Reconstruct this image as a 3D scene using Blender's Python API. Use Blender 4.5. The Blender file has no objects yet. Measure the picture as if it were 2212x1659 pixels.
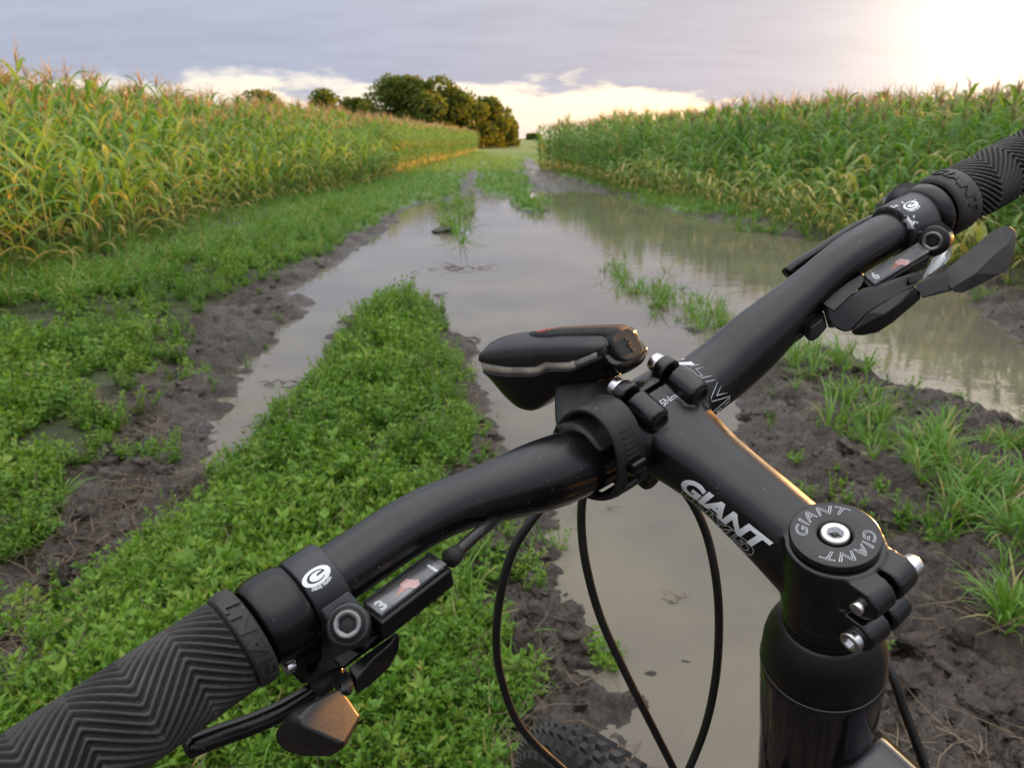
import bpy, bmesh, math, random
import numpy as np
from mathutils import Vector, Matrix
rng = np.random.default_rng(7)
random.seed(7)
S = bpy.context.scene
COL = S.collection
# ------------------------------------------------------------------ camera
CAM_H = 1.2
PITCH = math.radians(17.05)
FPX = 1726.0                      # focal length for a picture 2212 wide
cam = bpy.data.cameras.new('camera')
cam.sensor_width = 36.0
cam.lens = 36.0 * FPX / 2212.0
cam.clip_start = 0.02
cam.clip_end = 3000
cam.dof.use_dof = True
cam.dof.focus_distance = 0.345
cam.dof.aperture_fstop = 27.0
camo = bpy.data.objects.new('camera', cam)
COL.objects.link(camo)
camo.location = (0, 0, CAM_H)
camo.rotation_euler = (math.radians(90) - PITCH, 0, 0)
S.camera = camo
# ------------------------------------------------------------------ sun and sky
SUN_AZ = math.radians(45.0)
SUN_EL = math.radians(6.2)
SUN_DIR = Vector((math.sin(SUN_AZ) * math.cos(SUN_EL), math.cos(SUN_AZ) * math.cos(SUN_EL), math.sin(SUN_EL)))
sun = bpy.data.lights.new('sun', 'SUN')
sun.energy = 5.0
sun.angle = math.radians(0.9)
sun.color = (1.0, 0.44, 0.11)
suno = bpy.data.objects.new('sun', sun)
COL.objects.link(suno)
suno.rotation_euler = (-SUN_DIR).to_track_quat('-Z', 'Y').to_euler()
suno.location = SUN_DIR * 50
S.view_settings.view_transform = 'Standard'
S.view_settings.look = 'None'
S.view_settings.gamma = 1.0
S.view_settings.exposure = 1.25
S.view_settings.use_curve_mapping = False
S.cycles.use_denoising = True
S.cycles.max_bounces = 8
S.cycles.transparent_max_bounces = 12
S.cycles.sample_clamp_indirect = 6.0
S.cycles.caustics_reflective = False
S.cycles.caustics_refractive = False


class NT:
    """small node-tree helper"""
    def __init__(self, tree):
        self.t = tree
        self.n = tree.nodes
        self.l = tree.links

    def new(self, typ, **kw):
        nd = self.n.new(typ)
        for k, v in kw.items():
            setattr(nd, k, v)
        return nd

    def link(self, a, b):
        self.l.new(a, b)

    def val(self, x):
        return x

    def _in(self, sock, x):
        if x is None:
            return
        if hasattr(x, 'node'):
            self.l.new(x, sock)
        else:
            sock.default_value = x

    def math(self, op, a, b=None, c=None, clamp=False):
        nd = self.new('ShaderNodeMath', operation=op, use_clamp=clamp)
        self._in(nd.inputs[0], a)
        self._in(nd.inputs[1], b)
        self._in(nd.inputs[2], c)
        return nd.outputs[0]

    def vmath(self, op, a, b=None):
        nd = self.new('ShaderNodeVectorMath', operation=op)
        self._in(nd.inputs[0], a)
        self._in(nd.inputs[1], b)
        return nd.outputs['Value' if op in ('DOT_PRODUCT', 'LENGTH') else 'Vector']

    def smooth(self, x, lo, hi, a=0.0, b=1.0):
        nd = self.new('ShaderNodeMapRange', interpolation_type='SMOOTHSTEP')
        self._in(nd.inputs['Value'], x)
        self._in(nd.inputs['From Min'], lo)
        self._in(nd.inputs['From Max'], hi)
        self._in(nd.inputs['To Min'], a)
        self._in(nd.inputs['To Max'], b)
        return nd.outputs['Result']

    def mix(self, fac, a, b, blend='MIX'):
        nd = self.new('ShaderNodeMix', data_type='RGBA', blend_type=blend)
        self._in(nd.inputs['Factor'], fac)
        self._in(nd.inputs['A'], a if hasattr(a, 'node') else (*a[:3], 1))
        self._in(nd.inputs['B'], b if hasattr(b, 'node') else (*b[:3], 1))
        return nd.outputs['Result']

    def noise(self, vec, scale, detail=4, rough=.55, w=None):
        nd = self.new('ShaderNodeTexNoise')
        if vec is not None:
            self.l.new(vec, nd.inputs['Vector'])
        nd.inputs['Scale'].default_value = scale
        nd.inputs['Detail'].default_value = detail
        nd.inputs['Roughness'].default_value = rough
        return nd.outputs['Fac']

    def attr(self, name):
        return self.new('ShaderNodeAttribute', attribute_name=name)

    def bump(self, h, strength=.3, dist=.01):
        nd = self.new('ShaderNodeBump')
        nd.inputs['Strength'].default_value = strength
        nd.inputs['Distance'].default_value = dist
        self.l.new(h, nd.inputs['Height'])
        return nd.outputs['Normal']


def build_world():
    w = bpy.data.worlds.new('World')
    S.world = w
    w.use_nodes = True
    T = NT(w.node_tree)
    T.n.clear()
    out = T.new('ShaderNodeOutputWorld')
    sky = T.new('ShaderNodeTexSky', sky_type='NISHITA')
    sky.sun_disc = False
    sky.sun_elevation = SUN_EL
    sky.sun_rotation = SUN_AZ
    sky.dust_density = 2.0
    sky.air_density = 1.0
    sky.ozone_density = 1.0
    d = T.vmath('NORMALIZE', T.new('ShaderNodeTexCoord').outputs['Generated'])
    sep = T.new('ShaderNodeSeparateXYZ')
    T.link(d, sep.inputs[0])
    el = sep.outputs['Z']
    sd = T.vmath('DOT_PRODUCT', d, tuple(SUN_DIR))
    sdp = T.math('MAXIMUM', sd, 0.0)
    # cloud deck seen in perspective: project direction on a flat layer
    zz = T.math('ADD', T.math('MAXIMUM', el, 0.0), 0.10)
    cx = T.math('DIVIDE', sep.outputs['X'], zz)
    cy = T.math('DIVIDE', sep.outputs['Y'], zz)
    cv = T.new('ShaderNodeCombineXYZ')
    T.link(cx, cv.inputs[0])
    T.link(T.math('MULTIPLY', cy, 1.8), cv.inputs[1])
    n1 = T.noise(cv.outputs[0], 0.55, 6, .55)
    n2 = T.noise(cv.outputs[0], 2.2, 5, .55)
    nn = T.math('ADD', T.math('MULTIPLY', n1, .65), T.math('MULTIPLY', n2, .35))
    # lower rim of the deck, ragged
    nv = T.new('ShaderNodeMapping')
    nv.inputs['Scale'].default_value = (1.0, 1.0, 3.2)
    T.link(d, nv.inputs['Vector'])
    nlow = T.noise(nv.outputs[0], 7.0, 5, .55)
    edge = T.math('ADD', el, T.math('MULTIPLY', T.math('SUBTRACT', nlow, .5), .11))
    azt = T.math('DIVIDE', sep.outputs['X'], T.math('MAXIMUM', sep.outputs['Y'], .05))
    edge = T.math('ADD', edge, T.smooth(azt, .16, .34, 0, .035))
    deck = T.smooth(edge, 0.050, 0.066)
    # deck colour: blue grey away from the sun, lavender to rose near it
    away = T.smooth(sd, 0.45, 0.99)
    c = T.mix(away, (.44, .475, .595), (.64, .575, .60))
    hi = T.smooth(el, 0.05, 0.40)
    c = T.mix(hi, c, (.60, .64, .73))
    c = T.mix(T.smooth(el, .35, .95), c, (2.1, 2.1, 2.15))
    shade = T.smooth(nn, .30, .70, .94, 1.06)
    sc = T.new('ShaderNodeVectorMath', operation='SCALE')
    T.link(c, sc.inputs[0])
    T.link(shade, sc.inputs['Scale'])
    # low bank of bright cumulus / clear band below the deck
    nlo2 = T.noise(nv.outputs[0], 4.0, 4, .5)
    low = T.mix(T.smooth(sd, .72, .99), (.90, .80, .74), (1.45, 1.08, .60))
    low = T.mix(T.smooth(nlo2, .42, .60, 0, .55), low, (.62, .62, .72))
    bg_sky = T.new('ShaderNodeBackground')
    T.link(sky.outputs[0], bg_sky.inputs['Color'])
    bg_sky.inputs['Strength'].default_value = 0.05
    bg_low = T.new('ShaderNodeBackground')
    T.link(low, bg_low.inputs['Color'])
    bg_low.inputs['Strength'].default_value = 0.40
    bg_c = T.new('ShaderNodeBackground')
    T.link(sc.outputs[0], bg_c.inputs['Color'])
    bg_c.inputs['Strength'].default_value = 0.45
    a0 = T.new('ShaderNodeAddShader')
    T.link(bg_sky.outputs[0], a0.inputs[0])
    T.link(bg_low.outputs[0], a0.inputs[1])
    m = T.new('ShaderNodeMixShader')
    T.link(deck, m.inputs[0])
    T.link(a0.outputs[0], m.inputs[1])
    T.link(bg_c.outputs[0], m.inputs[2])
    # glow of the veiled sun
    g1 = T.math('MULTIPLY', T.math('POWER', sdp, 32.0), 1.7)
    g2 = T.math('MULTIPLY', T.math('POWER', sdp, 260.0), 5.0)
    g = T.math('ADD', g1, g2)
    bg_g = T.new('ShaderNodeBackground')
    bg_g.inputs['Color'].default_value = (1.0, .82, .54, 1)
    T.link(g, bg_g.inputs['Strength'])
    a = T.new('ShaderNodeAddShader')
    T.link(m.outputs[0], a.inputs[0])
    T.link(bg_g.outputs[0], a.inputs[1])
    T.link(a.outputs[0], out.inputs['Surface'])


build_world()

# ------------------------------------------------------------------ projection helpers (photo pixel on a 2212-wide picture)
CP, SP = math.cos(PITCH), math.sin(PITCH)


def cam2w(X, Y, Z):
    return Vector((X, -Y * SP + Z * CP, CAM_H - Y * CP - Z * SP))


def U(px, py, d):
    return cam2w((px - 1106.0) / FPX * d, (py - 829.5) / FPX * d, d)


def zoomer(ox, oy, k):
    return lambda X, Y: ((ox + X / k) / 1.62478, (oy + Y / k) / 1.62478)


def gp(px, py, z=0.0):
    yn = (py - 829.5) / FPX
    den = CP * yn + SP
    t = (CAM_H - z) / max(den, 1e-3)
    return ((px - 1106.0) / FPX * t, t * (CP - SP * yn))


# ------------------------------------------------------------------ object helpers
def link(o, parent=None, loc=None):
    COL.objects.link(o)
    if parent is not None:
        o.parent = parent
        # parts keep world coordinates in their meshes: only an Empty root is moved
        o.matrix_parent_inverse = Matrix.Translation(-parent.location) if parent.type == 'EMPTY' else Matrix.Identity(4)
    return o


def mesh(name, V, F, smooth=True):
    me = bpy.data.meshes.new(name)
    me.from_pydata([tuple(v) for v in V], [], [tuple(int(i) for i in f) for f in F])
    me.validate()
    if smooth:
        me.polygons.foreach_set('use_smooth', [True] * len(me.polygons))
    me.update()
    return me


def mobj(name, V, F, mat, parent=None, smooth=True, bevel=0, subsurf=0, angle=None):
    me = mesh(name, V, F, smooth)
    if mat:
        me.materials.append(mat)
    o = bpy.data.objects.new(name, me)
    link(o, parent)
    if bevel:
        b = o.modifiers.new('bevel', 'BEVEL')
        b.width = bevel
        b.segments = 3
        b.limit_method = 'ANGLE'
        b.angle_limit = math.radians(angle or 25)
        b.harden_normals = True
    if subsurf:
        s = o.modifiers.new('sub', 'SUBSURF')
        s.levels = subsurf
        s.render_levels = subsurf
    return o


def bmobj(name, bm, mat, parent=None, smooth=True, **kw):
    V = [v.co.copy() for v in bm.verts]
    bm.verts.index_update()
    F = [[v.index for v in f.verts] for f in bm.faces]
    bm.free()
    return mobj(name, V, F, mat, parent, smooth, **kw)


def tag(o, label=None, cat=None, group=None, kind=None):
    if label: o['label'] = label
    if cat: o['category'] = cat
    if group: o['group'] = group
    if kind: o['kind'] = kind
    return o


def empty(name, loc):
    o = bpy.data.objects.new(name, None)
    COL.objects.link(o)
    o.location = loc
    o.empty_display_size = .05
    return o


# ------------------------------------------------------------------ geometry helpers
def frame_along(P):
    P = [Vector(p) for p in P]
    n = len(P)
    tang = []
    for i in range(n):
        t = P[min(i + 1, n - 1)] - P[max(i - 1, 0)]
        tang.append(t.normalized())
    ref = Vector((0, 0, 1)) if abs(tang[0].z) < .9 else Vector((1, 0, 0))
    a = (ref - tang[0] * ref.dot(tang[0])).normalized()
    fr = []
    for t in tang:
        a = (a - t * a.dot(t)).normalized()
        fr.append((t, a, t.cross(a)))
    return P, fr


def tube(P, R, seg=16, cap=True, flat=None):
    """loft of circles (or ellipses) along a path"""
    P, fr = frame_along(P)
    if not hasattr(R, '__len__'):
        R = [R] * len(P)
    V, F = [], []
    for i, (p, (t, a, b)) in enumerate(zip(P, fr)):
        for k in range(seg):
            th = 2 * math.pi * k / seg
            V.append(p + (a * math.cos(th) + b * math.sin(th)) * R[i])
    for i in range(len(P) - 1):
        for k in range(seg):
            k2 = (k + 1) % seg
            F.append((i * seg + k, i * seg + k2, (i + 1) * seg + k2, (i + 1) * seg + k))
    if cap:
        F.append(tuple(range(seg))[::-1])
        F.append(tuple((len(P) - 1) * seg + k for k in range(seg)))
    return V, F


def loft(sections, cap=True):
    seg = len(sections[0])
    V = [Vector(v) for s in sections for v in s]
    F = []
    for i in range(len(sections) - 1):
        for k in range(seg):
            k2 = (k + 1) % seg
            F.append((i * seg + k, i * seg + k2, (i + 1) * seg + k2, (i + 1) * seg + k))
    if cap:
        F.append(tuple(range(seg))[::-1])
        F.append(tuple((len(sections) - 1) * seg + k for k in range(seg)))
    return V, F


def revolve(prof, org, ax, e1, e2, seg=48, close=True):
    """prof: list of (axial, radius)"""
    secs = []
    for (a, r) in prof:
        secs.append([org + ax * a + (e1 * math.cos(2 * math.pi * k / seg) + e2 * math.sin(2 * math.pi * k / seg)) * r for k in range(seg)])
    return loft(secs, close)


def merge(*parts):
    V, F = [], []
    for (v, f) in parts:
        o = len(V)
        V += list(v)
        F += [tuple(i + o for i in q) for q in f]
    return V, F


def hull(pts):
    bm = bmesh.new()
    for p in pts:
        bm.verts.new(p)
    r = bmesh.ops.convex_hull(bm, input=bm.verts)
    junk = list({g for g in r['geom_interior'] + r['geom_unused'] if isinstance(g, bmesh.types.BMVert)})
    if junk:
        bmesh.ops.delete(bm, geom=junk, context='VERTS')
    bmesh.ops.dissolve_limit(bm, angle_limit=math.radians(4), verts=bm.verts, edges=bm.edges)
    bmesh.ops.recalc_face_normals(bm, faces=bm.faces)
    bm.verts.index_update()
    V = [v.co.copy() for v in bm.verts]
    F = [[v.index for v in f.verts] for f in bm.faces]
    bm.free()
    return V, F


def box(c, ax, ay, az, sx, sy, sz):
    V = []
    for k in (-1, 1):
        for j in (-1, 1):
            for i in (-1, 1):
                V.append(c + ax * (i * sx / 2) + ay * (j * sy / 2) + az * (k * sz / 2))
    F = [(0, 2, 3, 1), (4, 5, 7, 6), (0, 1, 5, 4), (2, 6, 7, 3), (0, 4, 6, 2), (1, 3, 7, 5)]
    if ax.cross(ay).dot(az) < 0:
        F = [f[::-1] for f in F]
    return V, F


def catmull(P, n=12):
    P = [Vector(p) for p in P]
    Q = [P[0] * 2 - P[1]] + P + [P[-1] * 2 - P[-2]]
    out = []
    for i in range(1, len(Q) - 2):
        for k in range(n):
            t = k / n
            a, b, c, d = Q[i - 1], Q[i], Q[i + 1], Q[i + 2]
            out.append(.5 * ((2 * b) + (c - a) * t + (2 * a - 5 * b + 4 * c - d) * t * t + (3 * b - a - 3 * c + d) * t ** 3))
    out.append(P[-1])
    return out


def text_geo(body, size=.01, shear=0, offset=0, outline=0, spacing=1, res=4, maxedge=None, sx=1, extrude=0):
    cu = bpy.data.curves.new('tmp_text', 'FONT')
    cu.body = body
    cu.size = size
    cu.shear = shear
    cu.offset = offset
    cu.space_character = spacing
    cu.extrude = extrude
    cu.align_x = 'CENTER'
    cu.align_y = 'CENTER'
    cu.resolution_u = res
    if outline:
        cu.fill_mode = 'NONE'
        cu.bevel_depth = outline
        cu.bevel_resolution = 0
    o = bpy.data.objects.new('tmp_text', cu)
    COL.objects.link(o)
    dg = bpy.context.evaluated_depsgraph_get()
    dg.update()
    me = bpy.data.meshes.new_from_object(o.evaluated_get(dg))
    bpy.data.objects.remove(o)
    bpy.data.curves.remove(cu)
    bm = bmesh.new()
    bm.from_mesh(me)
    bpy.data.meshes.remove(me)
    if maxedge:
        bmesh.ops.triangulate(bm, faces=bm.faces)
        for _ in range(4):
            es = [e for e in bm.edges if e.calc_length() > maxedge]
            if not es: break
            bmesh.ops.subdivide_edges(bm, edges=es, cuts=1)
            bmesh.ops.triangulate(bm, faces=bm.faces)
    bm.verts.index_update()
    V = [Vector((v.co.x * sx, v.co.y, v.co.z)) for v in bm.verts]
    F = [[v.index for v in f.verts] for f in bm.faces]
    bm.free()
    return V, F


# ------------------------------------------------------------------ materials
def pmat(name):
    m = bpy.data.materials.new(name)
    m.use_nodes = True
    T = NT(m.node_tree)
    b = T.n['Principled BSDF']
    return m, T, b


def simple(name, col, rough=.5, metal=0, spec=.5, grain=0, gscale=900, mottled=0, coat=0, dust=0):
    m, T, b = pmat(name)
    b.inputs['Base Color'].default_value = (*col, 1)
    b.inputs['Roughness'].default_value = rough
    b.inputs['Metallic'].default_value = metal
    b.inputs['Specular IOR Level'].default_value = spec
    b.inputs['Coat Weight'].default_value = coat
    b.inputs['Coat Roughness'].default_value = .08
    g = T.new('ShaderNodeNewGeometry').outputs['Position']
    if grain:
        T.link(T.bump(T.noise(g, gscale, 3, .6), grain, .0006), b.inputs['Normal'])
    c = None
    if mottled:
        n = T.noise(g, 45, 5, .6)
        c = T.mix(T.smooth(n, .3, .75), tuple(x * (1 - mottled) for x in col), tuple(min(1, x * (1 + 1.5 * mottled)) for x in col))
        T.link(T.smooth(T.noise(g, 70, 4, .6), .25, .8, rough * .82, min(1, rough * 1.22)), b.inputs['Roughness'])
    if dust:
        vo = T.new('ShaderNodeTexVoronoi')
        vo.inputs['Scale'].default_value = 420
        T.link(g, vo.inputs['Vector'])
        sp = T.smooth(vo.outputs['Distance'], .05, .11, 1, 0)
        keep = T.smooth(T.noise(g, 160, 2, .5), .56, .63)
        f = T.math('MULTIPLY', T.math('MULTIPLY', sp, keep), dust)
        film = T.smooth(T.noise(g, 28, 6, .65), .45, .8, 0, .022 * dust)
        f = T.math('ADD', f, film, clamp=True)
        c = T.mix(f, c if c is not None else (*col, 1), (.42, .40, .37))
    if c is not None:
        T.link(c, b.inputs['Base Color'])
    return m


M = {}
M['bar'] = simple('satin_black_alloy', (.0022, .0024, .0030), .24, 0, .54, .03, 2600, .2, dust=.8)
M['stem'] = simple('satin_black_stem', (.0022, .0024, .0030), .27, 0, .54, .10, 2600, .2, dust=.8)
M['gloss'] = simple('gloss_black_paint', (.003, .003, .004), .10, 0, .5, 0, 900, 0, coat=.5, dust=.5)
M['plastic'] = simple('black_plastic', (.0045, .0045, .0045), .34, 0, .42, .10, 1500, .3, dust=.5)
M['plastic_s'] = simple('smooth_black_plastic', (.0025, .0025, .0028), .22, 0, .42, .05, 1800, .2, dust=.4)
M['cone'] = simple('matt_black_cover', (.0035, .0035, .0032), .38, 0, .4, .1, 2000, .2, dust=.4)
M['rubber'] = simple('black_rubber', (.014, .0135, .013), .58, 0, .38, .15, 1400, .35, dust=.5)
M['griprub'] = simple('grip_rubber', (.034, .032, .029), .56, 0, .40, .15, 1500, .35, dust=.7)
M['strap'] = simple('silicone_strap', (.012, .0125, .0125), .50, 0, .40, .1, 1500, .3, dust=.9)
M['steel'] = simple('bolt_steel', (.62, .62, .62), .26, 1, .5, .15, 900, .12)
M['alu'] = simple('band_alloy', (.016, .018, .021), .30, .15, .62, .06, 1600, .25, dust=.3)
M['dark'] = simple('black_and_recess_shade', (.006, .006, .006), .7)  # near-black: painted shade for recesses, also black print and small parts
M['white'] = simple('white_print', (.74, .77, .78), .5, 0, .4, 0, 900, .06)
M['line'] = simple('pale_print', (.58, .60, .62), .5, 0, .4, 0, 900, .06)
M['red'] = simple('red_print', (.55, .035, .03), .5)
M['pink'] = simple('pink_pointer', (.85, .42, .42), .5, 0, .4, 0, 900, .05)
M['redp'] = simple('orange_pointer_tail', (.62, .14, .07), .5)
M['usb'] = simple('grey_rubber_cover', (.022, .024, .024), .75, 0, .22, .1, 1500, .25)
M['tyre'] = simple('tyre_rubber', (.020, .019, .019), .5, 0, .5, .3, 500, .3, dust=.4)
M['cable'] = simple('cable_housing', (.010, .010, .010), .32, 0, .5, .05, 900, .2, dust=.6)
M['face'] = simple('display_face', (.11, .112, .125), .35, 0, .5, 0, 900, .3)
M['paddle'] = simple('paddle_plastic', (.006, .0055, .005), .46, 0, .60, .18, 1900, .2)


def clear_mat(name, tint=(.9, .92, .92), gl=.16, rough=.12):
    m = bpy.data.materials.new(name)
    m.use_nodes = True
    T = NT(m.node_tree)
    T.n.clear()
    out = T.new('ShaderNodeOutputMaterial')
    tr = T.new('ShaderNodeBsdfTransparent')
    tr.inputs[0].default_value = (*tint, 1)
    g = T.new('ShaderNodeBsdfGlossy')
    g.inputs['Roughness'].default_value = rough
    g.inputs['Color'].default_value = (.9, .9, .9, 1)
    fr = T.new('ShaderNodeFresnel')
    fr.inputs['IOR'].default_value = 1.5
    pos = T.new('ShaderNodeNewGeometry').outputs['Position']
    f = T.math('ADD', fr.outputs[0], T.math('MULTIPLY', T.smooth(T.noise(pos, 60, 3, .5), .4, .75), gl), clamp=True)
    mx = T.new('ShaderNodeMixShader')
    T.link(f, mx.inputs[0])
    T.link(tr.outputs[0], mx.inputs[1])
    T.link(g.outputs[0], mx.inputs[2])
    T.link(mx.outputs[0], out.inputs['Surface'])
    return m


M['clear'] = clear_mat('clear_window')
M['lens'] = simple('milky_lens', (.40, .36, .30), .16, 0, .5, 0, 900, .5, coat=.4)
M['lensend'] = simple('clear_lens_end', (.33, .33, .33), .10, .2, .6, 0, 900, .7, coat=.5)


def worn_band():
    m, T, b = pmat('worn_band_alloy')
    g = T.new('ShaderNodeNewGeometry').outputs['Position']
    at = T.attr('wear').outputs['Fac']
    n = T.noise(g, 420, 5, .65)
    f = T.smooth(T.math('ADD', n, T.math('MULTIPLY', at, .42)), .80, .86)
    T.link(T.mix(f, (.016, .018, .021), (.72, .73, .74)), b.inputs['Base Color'])
    T.link(T.math('MULTIPLY', f, .7), b.inputs['Metallic'])
    b.inputs['Roughness'].default_value = .36
    b.inputs['Specular IOR Level'].default_value = .62
    return m


M['worn'] = worn_band()


def foliage(name, green, green2, dry, transl=.35, rough=.5, dryattr=True, spec=.35):
    m = bpy.data.materials.new(name)
    m.use_nodes = True
    T = NT(m.node_tree)
    b = T.n['Principled BSDF']
    out = T.n['Material Output']
    rnd = T.new('ShaderNodeObjectInfo').outputs['Random']
    pos = T.new('ShaderNodeNewGeometry').outputs['Position']
    n = T.noise(pos, 26, 5, .7)
    f = T.math('ADD', T.math('MULTIPLY', rnd, .55), T.math('MULTIPLY', T.smooth(n, .3, .7), .45))
    big = T.smooth(T.noise(pos, 1.6, 3, .6), .35, .65)
    f = T.math('ADD', T.math('MULTIPLY', f, .7), T.math('MULTIPLY', big, .3))
    c = T.mix(f, green, green2)
    if dryattr:
        at = T.attr('dry').outputs['Fac']
        dn = T.math('ADD', at, T.math('MULTIPLY', T.math('SUBTRACT', T.noise(pos, 14, 4, .6), .5), .5))
        dn = T.math('ADD', dn, T.math('MULTIPLY', T.math('SUBTRACT', rnd, .5), .25))
        c = T.mix(T.smooth(dn, .25, .85), c, dry)
    T.link(c, b.inputs['Base Color'])
    b.inputs['Roughness'].default_value = rough
    b.inputs['Specular IOR Level'].default_value = spec
    tl = T.new('ShaderNodeBsdfTranslucent')
    T.link(T.mix(1.0, c, (1.0, .95, .55), 'MULTIPLY'), tl.inputs['Color'])
    mx = T.new('ShaderNodeMixShader')
    mx.inputs[0].default_value = transl
    T.link(b.outputs[0], mx.inputs[1])
    T.link(tl.outputs[0], mx.inputs[2])
    T.link(mx.outputs[0], out.inputs['Surface'])
    return m


M['corn'] = foliage('corn_leaf', (.065, .185, .042), (.240, .420, .080), (.60, .49, .17), .45)
M['stalk'] = foliage('corn_stalk', (.12, .20, .05), (.22, .26, .08), (.40, .28, .10), .1)
M['tassel'] = foliage('corn_tassel', (.46, .38, .22), (.58, .48, .30), (.50, .40, .24), .4)
M['husk'] = foliage('corn_husk', (.30, .30, .08), (.55, .42, .12), (.60, .42, .14), .3)
M['weed'] = foliage('weed_leaf', (.065, .190, .018), (.250, .420, .050), (.40, .32, .09), .42, .38)
M['grass'] = foliage('grass_blade', (.095, .240, .030), (.190, .350, .055), (.42, .36, .14), .40, .45)
M['dead'] = foliage('dead_grass', (.085, .062, .042), (.17, .13, .08), (.24, .18, .10), .10, .7)
M['tree'] = foliage('tree_leaf', (.070, .125, .020), (.190, .205, .035), (.2, .15, .03), .5, .6, False)
M['bark'] = simple('bark', (.10, .07, .045), .85, 0, .2, .5, 60, .4)
M['boltd'] = simple('dark_bolt_steel', (.20, .20, .20), .34, 1, .5, .3, 700, .3)
M['clod'] = simple('wet_mud_clod', (.055, .045, .038), .42, 0, .4, .8, 120, .5)
M['log'] = simple('dark_wet_wood', (.035, .032, .032), .5, 0, .5, .8, 100, .4)


def ground_mat():
    m, T, b = pmat('ground')
    pos = T.new('ShaderNodeNewGeometry').outputs['Position']
    veg = T.attr('veg').outputs['Fac']
    wet = T.attr('wet').outputs['Fac']
    far = T.attr('far').outputs['Fac']
    n1 = T.noise(pos, 2.2, 6, .6)
    n2 = T.noise(pos, 16, 6, .65)
    n3 = T.noise(pos, 75, 4, .65)
    mud = T.mix(T.smooth(n2, .3, .7), (.024, .018, .0145), (.084, .064, .049))
    mud = T.mix(T.smooth(n1, .45, .7, 0, .5), mud, (.105, .076, .052))
    mud = T.mix(T.smooth(n3, .62, .75, 0, .55), mud, (.24, .20, .15))
    mud = T.mix(T.math('MULTIPLY', wet, .45), mud, (.050, .044, .042))
    gr = T.mix(T.smooth(n2, .3, .7), (.065, .130, .022), (.110, .200, .035))
    sy = T.new('ShaderNodeSeparateXYZ')
    T.link(pos, sy.inputs[0])
    soil = T.mix(T.smooth(n2, .35, .65), (.030, .034, .014), (.050, .075, .018))
    gr = T.mix(T.smooth(sy.outputs['Y'], 7, 13), soil, gr)
    c = T.mix(T.smooth(T.math('ADD', veg, T.math('MULTIPLY', T.math('SUBTRACT', n2, .5), .7)), .25, .75), mud, gr)
    pale = T.mix(T.smooth(n1, .35, .65), (.150, .190, .055), (.100, .165, .042))
    c = T.mix(far, c, pale)
    T.link(c, b.inputs['Base Color'])
    rg = T.math('ADD', T.smooth(n2, .3, .7, .26, .56), T.smooth(n1, .42, .62, 0, -.16))
    T.link(T.math('ADD', T.math('ADD', rg, T.math('MULTIPLY', wet, -.14)), T.math('MULTIPLY', veg, .4)), b.inputs['Roughness'])
    T.link(T.math('SUBTRACT', T.smooth(n1, .4, .62, .30, .62), T.math('MULTIPLY', T.math('MAXIMUM', veg, far), .2)), b.inputs['Specular IOR Level'])
    h = T.math('ADD', T.math('MULTIPLY', n2, .7), T.math('MULTIPLY', n3, .35))
    T.link(T.bump(h, .9, .05), b.inputs['Normal'])
    return m


M['ground'] = ground_mat()


def water_mat():
    m, T, b = pmat('muddy_water')
    pos = T.new('ShaderNodeNewGeometry').outputs['Position']
    n = T.noise(pos, .7, 5, .6)
    c = T.mix(T.smooth(n, .35, .65), (.112, .097, .082), (.165, .145, .100))
    T.link(c, b.inputs['Base Color'])
    b.inputs['Roughness'].default_value = .03
    b.inputs['IOR'].default_value = 1.34
    b.inputs['Specular IOR Level'].default_value = .5
    mp = T.new('ShaderNodeMapping')
    mp.inputs['Scale'].default_value = (1.0, 2.2, 1.0)
    T.link(pos, mp.inputs['Vector'])
    r1 = T.noise(mp.outputs[0], 3.0, 3, .5)
    r2 = T.noise(mp.outputs[0], 14, 2, .5)
    h = T.math('ADD', r1, T.math('MULTIPLY', r2, .12))
    T.link(T.bump(h, .10, .02), b.inputs['Normal'])
    return m


M['water'] = water_mat()

# ------------------------------------------------------------------ terrain
PUD = [(1000, 436), (1012, 424), (1060, 420), (1085, 432), (1100, 450), (1130, 462), (1185, 468), (1185, 450), (1160, 430), (1150, 416),
       (1240, 412), (1330, 424), (1420, 448), (1500, 474), (1620, 500), (1760, 520), (1900, 560), (2000, 600), (2058, 641), (2124, 694),
       (2212, 761), (2360, 850), (2400, 980), (2212, 901), (2141, 871), (2058, 838), (1974, 831), (1917, 781), (1807, 760), (1707, 748),
       (1640, 762), (1570, 735), (1500, 690), (1440, 650), (1400, 640), (1380, 655), (1430, 690), (1480, 735), (1520, 790), (1545, 880),
       (1580, 1000), (1620, 1150), (1650, 1350), (1680, 1659), (1690, 1800), (1440, 1800), (1470, 1659), (1500, 1520), (1423, 1465),
       (1373, 1372), (1286, 1238), (1239, 1115), (1190, 1040), (1150, 960), (1100, 900), (1060, 800), (1050, 740), (1000, 700), (955, 655),
       (880, 628), (800, 655), (725, 690), (682, 745), (655, 800), (608, 860), (568, 905), (522, 965), (500, 1000), (488, 985), (492, 940),
       (530, 870), (570, 800), (610, 750), (650, 700), (690, 668), (700, 655), (640, 642), (622, 625), (680, 610), (720, 590), (790, 540),
       (849, 494), (872, 461), (900, 442), (950, 436)]
RIDGE = [(880, 630), (940, 652), (962, 720), (985, 800), (1000, 900), (1020, 1000), (960, 1060), (1000, 1150), (980, 1260), (1030, 1330),
         (1050, 1450), (1070, 1560), (1060, 1800), (-300, 1900), (-200, 1760), (0, 1570), (100, 1460), (235, 1345), (350, 1235), (420, 1145), (510, 1020),
         (630, 885), (690, 805), (712, 740), (775, 685)]
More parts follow.
